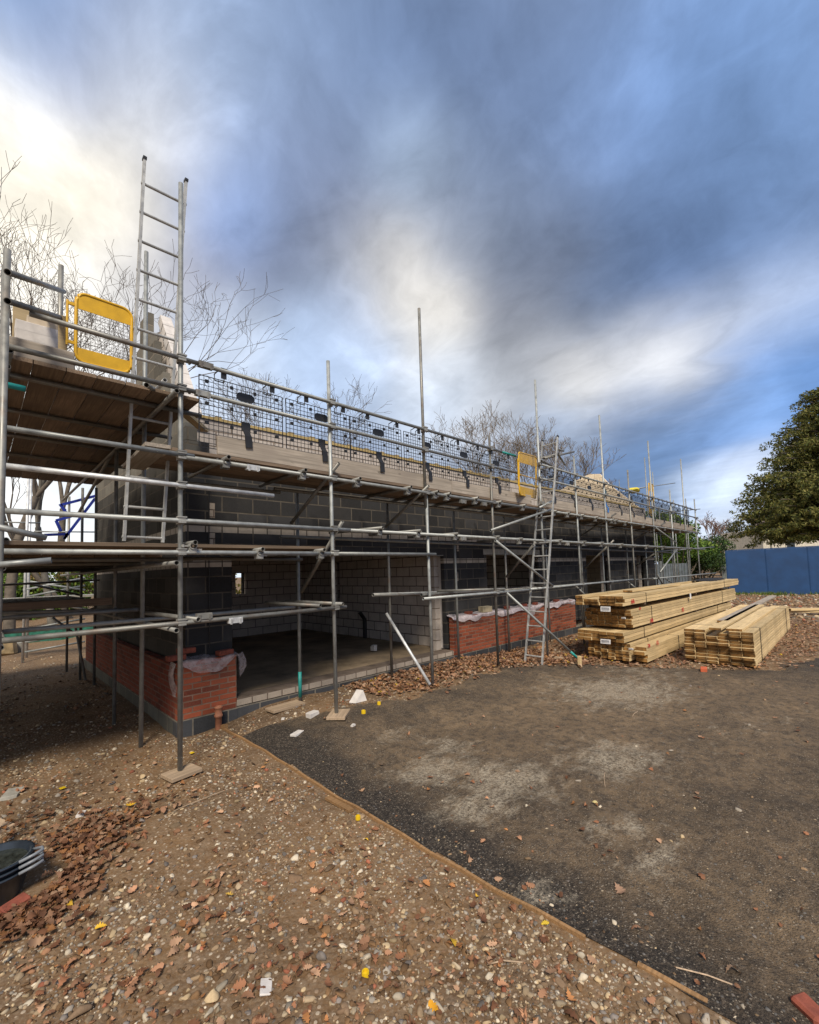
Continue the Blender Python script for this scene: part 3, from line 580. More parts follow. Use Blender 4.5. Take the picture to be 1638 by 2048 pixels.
# ------------------------------------------------------------------ scaffold
SA = R(1.0); P1 = atd(360.2, 1300, 4.5); NF = np.array([-math.sin(SA), math.cos(SA), 0]); CFp = P1@NF; DF = np.array([math.cos(SA), math.sin(SA), 0])
def onF(x, y, off=0.): return onp(x, y, NF, CFp+off)          # front row plane (off metres behind it)
def Fy(x): return P1[1]+(x-P1[0])*math.tan(SA)                 # Y of the front row at X
def Iy(x): return Fy(x)+.93
scaf = thing('scaffold', 'galvanised tube scaffold with board decks wrapping the near corner and front of the block building', 'scaffold', (P1[0], P1[1], 0))
TR = .02415
_tubecache = {}
def tube_obj(name, a, b, mat=galv, parent=None, r=TR, hollow=True):
    a = np.array(a, float); b = np.array(b, float); Ln = float(np.linalg.norm(b-a)); n = 14; V = []; F = []
    for z, rr in ((0, r), (Ln, r), (Ln, r*.83), (Ln-.12, r*.83), (.12, r*.83), (0, r*.83)):
        for j in range(n): V.append((rr*math.cos(2*math.pi*j/n), rr*math.sin(2*math.pi*j/n), z))
    rings = [(0, 1), (1, 2), (2, 3), (4, 5), (5, 0)]
    for p, q_ in rings:
        for j in range(n): F.append((p*n+j, p*n+(j+1) % n, q_*n+(j+1) % n, q_*n+j))
    F += [tuple(3*n+j for j in range(n)), tuple(4*n+n-1-j for j in range(n))]
    me = mesh(name, V, F); sm_ = [i < n or False for i in range(len(F))]; me.polygons.foreach_set('use_smooth', sm_)
    o = link(name, me, mat, parent if parent is not None else scaf, a); o.rotation_mode = 'QUATERNION'
    o.rotation_quaternion = Vector(b-a).to_track_quat('Z', 'Y'); o['_d'] = 0; del o['_d']
    TUBES.append((o, a, b)); return o
TUBES = []
NTUBE = {'coupler': 0}
def coup_me():
    b = MB(); b.lathe([(TR*1.02, -.03), (TR*1.28, -.03), (TR*1.28, .03), (TR*1.02, .03)], (0, 0, 0), 12)
    b.box((.018, -.03, -.02), (.062, .03, .02)); b.bar((.0, .028, 0), (.0, .085, 0), .014); b.bar((0, .066, 0), (0, .08, 0), .026, .026); b.bar((.03, -.028, .004), (.03, -.075, .004), .013)
    b.bar((.045, -.035, .03), (.045, .035, .03), .045, .012); return b.me('coupler')
CME = coup_me(); CME.transform(Matrix.Diagonal((1.18, 1.25, 1.2, 1))); CME.materials.append(coup)
def coupler(p, toward=(0, -1, 0), tube=None, axis=(0, 0, 1)):
    o = bpy.data.objects.new('coupler', CME); COL.objects.link(o); z = Vector(axis).normalized(); x = Vector(toward); x = (x-z*x.dot(z)).normalized(); y = z.cross(x)
    m = Matrix((x, y, z)).transposed().to_4x4(); m.translation = Vector([float(v) for v in (np.array(p)-WL[scaf])])
    o.parent = scaf
    if tube is not None:
        o.parent = tube; tm = tube.rotation_quaternion.to_matrix().to_4x4(); tm.translation = Vector([float(v) for v in (WL[tube]-WL[scaf])]); m = tm.inverted() @ m
    o.matrix_local = m; NTUBE['coupler'] += 1; return o
# standards, front row: (pixel x, top y, foot pixel or z)
FR = [(360.2, 1300, 367, 361.7, .11), (674.3, 1426, 722, 656, .20), (862.4, 1365, 617, 838, .22), (995.5, 1328, 871, 978.4, .20), (1094.3, 1318, 760, 1070, .08),
      (1163.6, 1188, 912, 1147.3, .08), (1223.4, 1181, 830.5, 1198.3, .06), (1272.3, 1173.6, 940, 1255, .06), (1316.2, 1166, 882, 1295.5, .06), (1352.4, 1161, 979.5, 1339, .05), (1379.3, 1156.5, 918, 1361, .05), (1400.4, 1146, 998, 1388.3, .05)]
SP = []
for i, (x, y, ty, tx, zb) in enumerate(FR):
    a = onF(x, y); t = onF(tx, ty); a = np.array([(a[0]*.6+t[0]*.4), Fy(a[0]), zb]); top = np.array([t[0], Fy(t[0]), t[2]]); a[0] = a[0] if i else P1[0]
    if i in (2,):
        s1 = tube_obj('standard', a+[0.03, -.0, 0], [a[0]+.03, a[1], 3.28]); s = tube_obj('standard', [top[0], a[1], 3.02], top, galv2)
    else: s = tube_obj('standard', a, top, galv2 if i in (3, 7) else galv)
    SP.append((a[0], a[1], s))
# P0 and its neighbours at the left edge
p = onF(4, 800); s0 = tube_obj('standard', (p[0], p[1], .0), (p[0]-.0, p[1], float(onF(7, 534)[2])), galv2); XP0 = p[0]
p = onp(13, 560, (1, 0, 0), XP0); tube_obj('standard', (XP0, p[1], .0), (XP0, p[1], float(onX(13, 515, XP0)[2])), galv2); YA = p[1]
p = atd(121, 600, 4.75); tube_obj('standard', (p[0], p[1], 4.0), (p[0], p[1], float(p[2]+(600-528)/FPX*4.75)), galv2); PB = p
# ledgers outside the front row
def Fl(name, x1, y1, x2, y2, mat=galv, off=-.05): return tube_obj(name, onF(x1, y1, off), onF(x2, y2, off), mat)
rails = [Fl('guard_rail', 58.6, 627, 402, 728.5, galv2), Fl('guard_rail', 402, 729, 1003, 903.5), Fl('guard_rail', 1003, 903.7, 1031, 912, teal), Fl('guard_rail', 1078, 928, 1392, 1020.5),
         Fl('guard_rail', 4, 690, 400, 786, galv2), Fl('guard_rail', 400, 787, 1037, 946.5), Fl('guard_rail', 1078, 956, 1396, 1036.5)]
led = [Fl('ledger', -40, 848, 388, 913), Fl('ledger', 366, 913.5, 1075, 1018, galv), Fl('ledger', 1075, 1018.5, 1402, 1066.5),
       Fl('ledger', -40, 926, 547, 991.6, shiny), Fl('ledger', -40, 1019, 700, 1060), Fl('ledger', 700, 1060.4, 1410, 1098.5), Fl('ledger', -40, 1102.4, 660, 1107), Fl('ledger', 660, 1107, 871, 1108.6),
       Fl('ledger', -30, 1285, 692, 1213.6, galv2), Fl('ledger', 846.5, 1197.7, 1060, 1179.4), Fl('ledger', 1060, 1178.6, 1266, 1159), Fl('ledger', 1306, 1157.5, 1432, 1146)]
# short tubes at the left edge, ends towards the viewer
tube_obj('ledger', atd(-30, 1048, 3.3), atd(92, 1075.5, 3.6), galv); tube_obj('ledger', atd(-30, 1132, 3.3), atd(103, 1120.5, 3.5), galv)
p = atd(12, 1080, 3.9); tube_obj('transom', p, p+[.1, 1.6, .02], galv); p = atd(3, 1279, 3.7); tube_obj('transom', p, p+[.02, 1.9, .02], galv2)
tube_obj('transom', onp(20, 700, (0, 1, 0), 4.84), (onY(20, 700, 4.84)+[0, 1.2, .02]), galv2)
b0 = onF(10, 768, -.05); tube_obj('ledger', b0+[-.3, 0, .01], onF(51, 778, -.05), teal)
tube_obj('guard_rail', onY(15, 544, YA-.2), onp(127, 583, (0, 1, 0), PB[1]-.05), galv2); tube_obj('guard_rail', onY(15, 602, YA-.2), onp(127, 637, (0, 1, 0), PB[1]-.05), galv2)
# inner row
IN = [(600.5, 1399, .2, 880), (783.8, 1355, .17, 990), (918, 1322, .13, 1020), (1019.5, 1313, .05, 1030), (1101, 1285, .05, 1020), (1165, 1160, .05, 1010), (1208.8, 1170, .05, 1040), (1257, 1160, .05, 1050), (1295, 1160, .05, 1060)]
IX = []
for i, (x, y, zb, ty) in enumerate(IN):
    X_ = SP[i+1][0]; yy = Iy(X_); p = onp(x, y, (-math.sin(SA), math.cos(SA), 0), CFp+.93); X_ = p[0]
    st = tube_obj('standard', (X_, Iy(X_), zb), (X_, Iy(X_), 3.22 if i else 3.2), galv2 if i % 2 else galv); IX.append(X_)
    if i == 0: tube_obj('paint_sleeve', (X_, Iy(X_), zb+.04), (X_, Iy(X_), zb+.40), teal, r=TR+.0012)
for x in (18.9+1.9, 22.3): tube_obj('standard', (x, Iy(x), .05), (x, Iy(x), 4.4))
def Il(x1, y1, x2, y2, mat=galv2, off=.88, name='ledger'): return tube_obj(name, onF(x1, y1, off), onF(x2, y2, off), mat)
Il(560, 1073, 1360, 1106); Il(364, 1117, 604, 1119); Il(5, 1264, 589, 1214, galv); Il(746, 1189, 1005, 1181, galv); Il(1000, 1181, 1400, 1149); Il(375, 966, 560, 985); tube_obj('ledger', (3.0, Iy(3)-.05, 3.22), (14., Iy(14)-.05, 3.22), galv2); tube_obj('ledger', (14., Iy(14)-.05, 3.22), (22.6, Iy(22)-.05, 3.22), galv2)
# transoms
def transom(px, py, off=-.14, ln=1.25, mat=galv2, dz=0, yaw=0.):
    p = onF(px, py, off); e = p+[ln*math.sin(-yaw), ln*math.cos(yaw), dz]; t = tube_obj('transom', p, e, mat); coupler(p+[0, .09, -.03], (0, 0, -1), t, (0, 1, 0)); return t
for px, py in [(458, 914), (612, 940), (721, 957), (823, 974), (877, 983), (901, 987), (957, 995.5), (1004, 1003), (1052, 1010), (1114, 1021.5), (1141, 1025), (1169, 1029.5), (1197, 1034), (1229, 1038.5), (1236, 1040), (1256, 1043.5), (1292, 1048.5), (1335, 1055), (1365, 1060)]: transom(px, py)
for px, py in [(766, 1055.5), (842.5, 1061), (917, 1067), (1000, 1073), (1046, 1077), (1125, 1080), (1173, 1083), (1208, 1085), (1247, 1088), (1298, 1091), (1330, 1093), (1364, 1095), (1385, 1096)]: transom(px, py, ln=1.0, yaw=.25)
transom(391, 1085, ln=1.6, yaw=.05); transom(526, 1098.5, ln=1.2); transom(649, 1100, ln=1.2)
for p1, p2 in [((530.7, 1206, .7), (641, 1211.5, -.12)), ((572, 1202.6, .8), (686, 1208, -.12)), ((293, 1226, .8), (397, 1239, -.12)), ((843, 1190, .0), (905, 1186, .8)), ((874, 1182, .8), (1010, 1178, -.1)), ((1070, 1172, .8), (1100, 1172, -.1))]:
    tube_obj('transom', onF(p1[0], p1[1], p1[2]), onF(p2[0], p2[1], p2[2]), galv2)
tube_obj('transom', onF(746, 1190, .2), onF(874, 1187, .7), galv2)
# braces
br_ = [(582, 1046.8, .8, 678, 926, -.09), (602.8, 1184, .85, 685, 1042.5, -.09), (771, 1054, .8, 857.5, 971, -.09), (773, 1227, .85, 860, 1369.5, -.05), (981, 1061, -.1, 1103, 1018.5, -.1), (1078, 1016, -.1, 1103, 1002.5, -.1),
       (990.6, 1081, -.1, 1105.5, 1172, -.1), (1012.6, 1154, .85, 1066, 1090.6, -.05), (1161, 1072, .8, 1232.5, 1026.5, -.1), (1168.5, 1137, .8, 1227.5, 1080.5, -.1), (1264, 1081, .8, 1331, 1045, -.1), (1311, 1055, -.1, 1353.5, 1086, -.1),
       (1320, 1144.5, -.1, 1352, 1101, -.1), (1272, 1132, .8, 1308, 1108, -.05), (1255.6, 1163.6, .1, 1270, 1175, -.1), (1330, 1157, .1, 1344, 1165.5, -.1), (1314, 1148, -.1, 1326, 1170, -.1), (1151.6, 1172, .1, 1171, 1191, -.1), (1357, 1065, .6, 1391, 1055, -.1)]
for i, (a, b_, o1, c, d_, o2) in enumerate(br_): tube_obj('brace', onF(a, b_, o1), onF(c, d_, o2), shiny if i == 3 else (galv if i in (4, 5, 6, 11, 12) else galv2))
pr0 = onF(1013, 1185, -.05); pr1 = on_g(1157, 1318, .10); mid = pr0+(pr1-pr0)*.88
tube_obj('raking_brace', pr0, mid); tube_obj('raking_brace', mid, pr1, teal)
# couplers where the ledgers cross the standards
for (x_, y_, s) in SP[:]:
    for (o, a, b_) in [t for t in TUBES if t[0] in rails+led]:
        if a[0]-.02 < x_ < b_[0]+.02:
            t = (x_-a[0])/(b_[0]-a[0]); z = a[2]+(b_[2]-a[2])*t
            if z < WL[s][2]+.1: continue
            coupler((x_, y_, z), (0, -1, 0), o)
for px, py in [(505, 936), (411, 731), (405, 788), (1084, 1006), (925, 1003), (967, 1008), (1134, 1088), (925, 1077), (470, 1240), (408, 1232)]:
    p = onF(px, py, -.05); b = MB(); b.bar(p-DF*.075, p+DF*.075, .058, .06); b.bar(p-DF*.05+[0, -.02, -.04], p-DF*.05+[0, -.03, .02], .02).bar(p+DF*.05+[0, -.02, -.04], p+DF*.05+[0, -.03, .02], .02)
    b.build('sleeve_coupler', coup if px < 450 or px > 900 else shiny, scaf)
# gable rows
for (px, py, top) in [(281.5, 1504, None), (228, 1455, 3.9), (133, 1348, 3.9), (160, 1365, 3.9), (188, 1375, 3.8)]:
    p = onz(px, py, .0); z1 = float(onp(284, 500, (0, 1, 0), p[1])[2]) if top is None else top
    tube_obj('standard', (p[0], p[1], 0), (p[0]+(.03 if top is None else 0), p[1], z1), galv if top is None else galv2)
tube_obj('standard', (-1.9, 5.0, 0), (-1.9, 5.0, 5)); 
for z in (1.5, 2.15, 3.86):
    tube_obj('ledger', (1.40, 4.7, z), (1.40, 12.8, z), galv2); tube_obj('ledger', (.16, 5.0, z-.02), (.16, 12.8, z-.02), galv2)
for z, ys_ in ((3.88, (5.3, 6.4, 7.5, 8.6, 9.7)), (2.22, (5.6, 7.0, 8.4, 9.8, 11.2))):
    for y in ys_: tube_obj('transom', (-.4, y, z), (1.85, y+.03, z), galv2)
for a, b_ in [((0, 1226, 7.3), (280, 1219, 7.3)), ((0, 1236, 6.2), (276, 1219.6, 6.2)), ((0, 1170, 12.0), (200, 1160, 12.0)), ((60, 1168, 12.2), (160, 1190, 12.2))]: tube_obj('ledger', onY(a[0], a[1], a[2]), onY(b_[0], b_[1], b_[2]), galv2)
tube_obj('brace', onY(105, 1235, 12), onY(150, 1268, 12), galv2); tube_obj('brace', onY(150, 1250, 11), onY(173, 1370, 11), galv2); tube_obj('brace', (1.4, 10.6, 3.3), (1.45, 6.5, 4.2), galv2)
tube_obj('brace', onX(150, 965, 1.5), onX(330, 760, 1.5), shiny); tube_obj('transom', onX(255, 925, 1.7), onX(335, 838, 1.7), galv2)
tube_obj('transom', (1.3, 5.1, 3.97), onp(293, 770, (0, 1, 0), 4.7), galv2); tube_obj('transom', (2.1, 6.9, 3.1), onF(268, 942, .2), galv2) if False else None
# boards
def board(name, x0, x1, y0, y1, z0, z1, mat=deckw, axis='X', par=None):
    c = ((x0+x1)/2, (y0+y1)/2, (z0+z1)/2); s = (x1-x0, y1-y0, z1-z0)
    if axis == 'X': return slabbox(name, s, c, SA if par is None else 0, mat, par or scaf, bevel=.004)
    return slabbox(name, (s[1], s[0], s[2]), c, R(90), mat, par or scaf, bevel=.004)
for r_, (xa, xb) in enumerate([(1.42, 5.3), (5.31, 9.2), (9.21, 13.1), (13.11, 17.0), (17.01, 22.7)]):
    xm = (xa+xb)/2
    for k in range(4): board('deck_board', xa+random.uniform(-.0, .004), xb, Fy(xm)+.02+k*.232, Fy(xm)+.02+k*.232+.225, 3.308, 3.346)
for k in range(5): board('deck_board', -4.6, 3.30 if k < 4 else 1.6, Fy(1)+.03+k*.232, Fy(1)+.03+k*.232+.225, 2.318+.0*k, 2.356)  # run on unseen past the left edge to keep the sun out below
for k in range(7): board('deck_board', .10+k*.232, .10+k*.232+.225, 5.0, 8.85, 3.912, 3.95, axis='Y'); board('deck_board', .10+k*.232, .10+k*.232+.225, 8.86, 10.7, 3.912, 3.95, axis='Y')
for k in range(27): board('deck_board', -4.6+k*.232, -4.6+k*.232+.225, 6.12, 12.0, 2.27, 2.308, axis='Y')  # left part is out of view, added to shade the ground by the gable
for k in range(6): board('deck_board', -2.5, -.2, 7.0+k*.4, 7.38+k*.4, 3.87, 3.908)  # more unseen deck added at the left for shade
bb = onY(100, 1209, 7.4); [board('deck_board', -4.6, 1.36, 7.3+k*.232, 7.525+k*.232, float(bb[2])-.04, float(bb[2])+.0) for k in range(17)]; board('toe_board', -4.6, 1.36, 7.26, 7.298, float(bb[2])-.05, float(bb[2])+.05)  # front edge is in view; deck extended back and left to cast shade
# toe boards on the outside of the top lift
for xa, xb in [(1.89, 5.92), (5.93, 8.62), (9.02, 13.0), (13.01, 16.9), (16.91, 22.2)]:
    xm = (xa+xb)/2; board('toe_board', xa, xb, Fy(xm)+.03, Fy(xm)+.068, 3.350, 3.562 if xa < 5 else 3.555, toew)
board('toe_board', 8.63, 9.0, Fy(8.9)+.3, Fy(8.9)+.34, 3.35, 3.5, deckw)
bp = onF(317, 952, .7); slabbox('deck_board', (1.15, .225, .038), (1.30, 5.45, 3.327), R(88), toew, scaf)
board('toe_board', .15, .62, 5.02, 5.06, 3.955, 4.12, toew)
# the timber sticking out by the near corner
tb = onF(322, 816, .4); te = onp(408, 836, (0, 1, 0), 6.3)
slabbox('batten', (float(np.linalg.norm(te-tb)), .1, .045), (tb+te)/2, math.atan2(te[1]-tb[1], te[0]-tb[0]), pine, None)
tag(bpy.context.scene.objects[-1] if False else COL.objects['batten'], 'pale timber batten poking out past the raked gable at the near corner', 'batten')

# mesh guards
def guard_parts(w, h):
    g_ = MB(); nx = int(w/.052); nz = int(h/.052)
    for i in range(nx+1): x = i*w/nx; t = .004 if i not in (0, nx) else .010; g_.box((x-t/2, -.003, 0), (x+t/2, .003, h))
    for i in range(nz+1): z = i*h/nz; t = .005 if i % 3 else .008; g_.box((0, -.0032, z-t/2), (w, .0032, z+t/2))
    for i in range(4):
        for z in (h*.35, h*.62, h*.93): g_.lathe([(.001, 0), (.02, 0), (.02, .012), (.001, .012)], (0, 0, 0), 10) if False else g_.bar((w*(.08+.28*i), -.012, z), (w*(.08+.28*i), .008, z), .034, .034)
    pl = MB(); n = 20; pts = []
    for j in range(n):
        a = 2*math.pi*j/n; pts.append((w*.52+math.copysign(.055, math.cos(a))+.055*math.cos(a), -.016, h*.83+.052*math.sin(a)))
    pl.prism(pts, (0, 1, 0), .008)
    cl = MB(); x = w*.52; cl.box((x-.048, -.022, .27), (x+.048, -.004, .37)); cl.bar((x, -.014, .28), (x, -.075, .19), .012, .074, up=(1, 0, 0)); cl.bar((x, -.075, .195), (x+.012, -.068, .06), .014, .08, up=(1, 0, 0))
    hk = MB()
    for x in (0,): hk.tube([(x-.05, 0, h-.02), (x-.055, 0, h+.05), (x-.03, -.12, h+.085), (x+.03, -.12, h+.085), (x+.055, 0, h+.05), (x+.05, 0, h-.02), (x-.05, 0, h-.02)], .007, 6); hk.box((x-.03, -.128, h-.03), (x+.03, -.118, h+.09))
    return g_, pl, cl, hk
ordn = ['nearest', 'second', 'third', 'fourth', 'fifth', 'sixth', 'seventh', 'eighth', 'ninth', 'tenth', 'eleventh', 'twelfth', 'thirteenth', 'fourteenth', 'fifteenth', 'sixteenth', 'seventeenth']
gx = [1.71, 2.76, 3.77, 4.83, 5.83, 6.86, 9.15, 10.2, 11.25, 12.3, 13.35, 14.4, 15.45, 16.5, 17.55, 18.6, 19.65, 20.9]
gparts = None
for i, x in enumerate(gx):
    base = (x, Fy(x)+.085, 3.42); lbl = ('black mesh brick guard over the toe board, '+ordn[i]+' of six before the far yellow gate') if i < 6 else ('black mesh brick guard beyond the second ladder, '+ordn[i-6]+' along from it')
    if i == 9: lbl = 'mesh brick guard with a bright blue strap and teal plate beyond the second ladder'
    t = thing('mesh_guard', lbl, 'mesh guard', base, 'mesh brick guards along the top lift')
    t.rotation_euler = (0, 0, SA)
    if gparts is None:
        w, h = 1.0, .80; a_, p_, c_, k_ = guard_parts(w, h)
        gparts = [('mesh_panel', a_.me('mesh_panel')), ('number_plate', p_.me('number_plate')), ('strap', c_.me('strap')), ('hook', k_.me('hook')), ('hook', None)]; gparts[4] = ('hook', gparts[3][1])
        for _, m_e in gparts[:4]: m_e.materials.append(black)
        gparts[0][1].name = 'mesh_panel'; gcount = 0
    for gi, (nm, m_e) in enumerate(gparts):
        o = bpy.data.objects.new(nm, m_e); COL.objects.link(o); o.parent = t
        if nm == 'hook': o.location = (.22 if gi == 3 else .80, 0, 0)
        if i == 9 and nm in ('number_plate', 'strap'): o.material_slots[0].link = 'OBJECT'; o.material_slots[0].material = tealpl if nm == 'number_plate' else blueclip
        if i == 9 and nm == 'strap': o['label'] = 'bright blue strap'

# ladders
def ladder(name, label, l0, l1, r0, r1, n, mat=alu, group=None, off=.25):
    l0, l1, r0, r1 = [np.array(v, float) for v in (l0, l1, r0, r1)]; t = thing(name, label, 'ladder', (l0+r0)/2, group)
    for a, b_ in ((l0, l1), (r0, r1)):
        s = MB().bar(a, b_, .045, .026, up=(r0-l0)/np.linalg.norm(r0-l0)).build('stile', mat, t)
        c = MB().bar(b_-(b_-a)*.003, b_+(b_-a)*.004, .058, .036, up=(r0-l0)/np.linalg.norm(r0-l0)).build('end_cap', black, s, pivot=WL[t]); c.location = (0, 0, 0)
    for k in range(n):
        u = (k+off)/n; p, q_ = l0+(l1-l0)*u, r0+(r1-r0)*u; e = (q_-p)/np.linalg.norm(q_-p); MB().tube([p-e*.02, q_+e*.02], .0155, 10).build('rung', mat, t)
    return t
ladder('ladder', 'tall aluminium ladder standing on the lower deck and rising past the yellow gate', onY(248, 1082, 5.45), onY(289, 318, 5.2), onY(325, 1085, 5.45), onY(372, 362, 5.2), 13, off=.14)
la0 = on_g(1050, 1325); lb0 = on_g(1084, 1330)
ladder('ladder', 'leaning aluminium ladder footed in the leaves before the brick plinth', la0, onY(1085.5, 882, 5.2), lb0, onY(1115.5, 873, 4.8), 17, off=.5)
def ladtube(a, b_, o1, o2): tube_obj('ladder_tie', onF(a[0], a[1], o1), onF(b_[0], b_[1], o2), galv2)
ladtube((1088, 917), (1147.7, 903.5), -.1, -.1); ladtube((1116, 908), (1129.5, 929.5), -.2, .3); ladtube((1083, 922), (1110, 934), -.1, .4); ladtube((1113, 898), (1127, 902), -.1, 0)

# yellow gates
def gate(label, corners, mesh_=True):
    tl, tr, bl, br2 = [np.array(c, float) for c in corners]; t = thing('ladder_gate', label, 'safety gate', (bl+br2)/2)
    P_ = lambda u, v: (tl*(1-u)+tr*u)*(1-v)+(bl*(1-u)+br2*u)*v
    wv = tr-tl; up_ = tl-bl; W_ = np.linalg.norm(wv); H2 = np.linalg.norm(up_); n = np.cross(wv, up_); n /= np.linalg.norm(n); rr = .09/W_ if W_ > .3 else .2; rv = .09/H2
    def arc(cu, cv, a0, a1): return [P_(cu+rr*math.cos(a), cv-rv*math.sin(a)) for a in np.linspace(a0, a1, 6)]
    out = arc(1-rr, rv, 0, math.pi/2)+arc(rr, rv, math.pi/2, math.pi)+arc(rr, 1-rv, math.pi, 1.5*math.pi)+arc(1-rr, 1-rv, 1.5*math.pi, 2*math.pi)
    MB().tube(out+[out[0]], .016, 8, cap=False).build('frame', yellow, t, smooth=True)
    s = .015
    MB().prism(arc(1-rr, rv, 0, math.pi/2)+arc(rr, rv, math.pi/2, math.pi)+[P_(0.02, .24), P_(.98, .24)], n, .006).build('top_plate', yellow, t)
    MB().prism([P_(.02, .80), P_(.98, .80)][::-1]+[P_(.02, .80)][:0]+arc(rr, 1-rv, math.pi, 1.5*math.pi)+arc(1-rr, 1-rv, 1.5*math.pi, 2*math.pi), n, .006).build('kick_plate', yellow, t)
    MB().tube([P_(0, .53), P_(1, .53)], .011, 8).build('mid_rail', yellow, t)
    if mesh_:
        m2 = MB()
        for i in range(1, 12): m2.bar(P_(i/12, .22), P_(i/12, .81), .003)
        for i in range(1, 12): m2.bar(P_(0.01, .22+i*.05), P_(.99, .22+i*.05), .003)
        m2.build('mesh_infill', galv2, t)
    hb = MB(); e = (tl-tr)/W_
    for v in (.2, .75): hb.bar(P_(0, v), P_(0, v)+e*.07, .02, .03)
    hb.tube([P_(0, .16)+e*.07, P_(0, .80)+e*.07], .011, 8).build('hinge', yellow, t); return t
Yg = 5.35
gate('dull yellow scaffold gate with mesh infill beside the tall ladder', [onY(153, 583, Yg), onY(264, 622, Yg), onY(151, 722, Yg), onY(262, 749, Yg)])
gate('open yellow scaffold gate next to the second ladder at the top lift', [onF(1037, 904, -.1), onF(1072, 914, .35), onF(1039, 989, -.1), onF(1072, 997, .35)], False)
gate('narrow yellow gate far along the top lift by the tall standard', [onF(1297, 966, .3), onF(1306, 969, .7), onF(1299, 1030, .3), onF(1307, 1034, .7)], False)

# rear scaffold seen past the gable and over the far end
rear = thing('rear_scaffold', 'second tube scaffold behind the far end of the building with tall poles', 'scaffold', (19, 13.5, 0))
def rt(x1, y1, x2, y2, Y, name='standard'): a, b_ = onY(x1, y1, Y), onY(x2, y2, Y); return tube_obj(name, a, b_, galv, rear)
for x1, y1, x2, Y in [(1289, 915, 1305, 7.6), (1305, 944, 1310, 9), (1238, 959, 1240, 13.6), (1346.7, 1000, 1349, 7.3), (1371, 997, 1374, 6.6)]:
    p = onY(x1, y1, Y); tube_obj('standard', (p[0], Y, 0), p, galv, rear)
rt(1273.5, 977, 1350, 966, 8.2, 'ledger'); rt(1318, 1026, 1400, 1018, 7.2, 'ledger'); rt(1240, 985, 1290, 975, 9, 'ledger')
rt(1300, 1104, 1428, 1094, 6.3, 'ledger')
twr = thing('access_tower', 'pale aluminium scaffold tower standing on the sunlit bank left of the gable', 'scaffold tower', onz(45, 1330))
def tw(a, b_, Y=14.7, r=.03, name='pole', mat=shiny): return tube_obj(name, onY(*a, Y), onY(*b_, Y), mat, twr, r=r)
tw((45, 1330), (57, 955)); tw((53, 1325), (62, 955), 15.6, .03)
for y in (1305, 1285, 1260, 1195, 1180): tw((46, y), (170, y-22-(1305-y)*.02), 15.2, .025, 'rail', galv)
tw((60, 1163), (170, 1180), 15.2, .025, 'brace', galv); tw((0, 1044), (80, 1046), 15.2, .02, 'rail', galv); tw((68, 1063), (190, 1064), 15.2, .02, 'rail', galv)
o = slabbox('platform', (3.0, .5, .06), onY(115, 1194, 15.2), .0, m_paint('tower_deck', (.3, .29, .26)), twr)
tr = thing('steel_trestle', 'folded blue steel trestle on the lower deck behind the gable scaffold', 'trestle', onY(130, 1070, 11.4))
for i, (a, b_) in enumerate([((122, 1010), (190, 992)), ((190, 997), (128, 1078)), ((120, 1008), (133, 1027)), ((112, 1041), (142, 1033)), ((112, 1041), (122, 1063)), ((88, 1070), (136, 1068)), ((134, 1068), (128, 1078))]):
    MB().bar(onY(*a, 11.4), onY(*b_, 11.4), .05, .05).build('leg' if i in (1, 4) else 'frame_bar', blueP, tr)
tag(slabbox('tarpaulin', (3.2, .05, .75), onY(95, 1275, 19.5)+[0, 0, .0], .15, m_paint('green_tarpaulin', (.03, .17, .12), .6, .4), None), 'green tarpaulin barrier on the bank left of the gable', 'tarpaulin')
tag(slabbox('rubble_sack', (.5, .45, .5), on_g(8, 1310)+[0, 0, .2], .3, m_paint('buff_sack', (.4, .3, .17), .9, .3), None, bevel=.12, jit=.04), 'buff rubble sack at the left edge of the sunlit bank', 'sack')
tag(slabbox('concrete_block', (.45, .22, .3), on_g(30, 1305)+[0, 0, .12], .2, conc, None, bevel=.01), 'pale concrete block on the bank beside the buff sack', 'block')
# block pack and ply on the gable deck
def deckp(x, y, Y): return onY(x, y, Y)
def pxboard(name, a, b_, Y, h, th, mat, lab, cat):
    a = onY(*a, Y); b_ = onY(*b_, Y); L_n = np.linalg.norm(b_-a); c = (a+b_)/2+[0, th/2, 0]
    return tag(slabbox(name, (L_n, th, h), c, 0, mat, None, tilt=(0, 0), bevel=.004), lab, cat)
pxboard('plywood_sheet', (25, 640), (135, 672), 5.62, .40, .02, m_wood('ply', (.42, .33, .2), .85, .1), 'plywood sheet propped behind the white blocks on the high deck', 'plywood sheet')
for k, lab in enumerate(['lowest white block of the pile on the high deck', 'middle white block of the pile on the high deck', 'third white block of the pile on the high deck']): pxboard('aerated_block', (31, 681-17.5*k), (116, 706-18*k), 5.25, .094, .2, aer, lab, 'block')
pxboard('aerated_block', (54, 640), (116, 654), 5.29, .09, .2, m_paint('buff_block', (.5, .42, .32), .9, .1), 'short buff block on top of the white blocks on the high deck', 'block')
pxboard('bearer_board', (12, 686), (140, 724), 5.2, .10, .2, deckw, 'brown bearer board under the white blocks on the high deck', 'board')
tag(slabbox('tool_bag', (.5, .35, .12), onF(1268, 981, .4), .2, m_paint('yellow_cloth', (.7, .6, .06), .6, .2), None, bevel=.05, jit=.015), 'yellow bag hung over the far guard rail', 'bag')

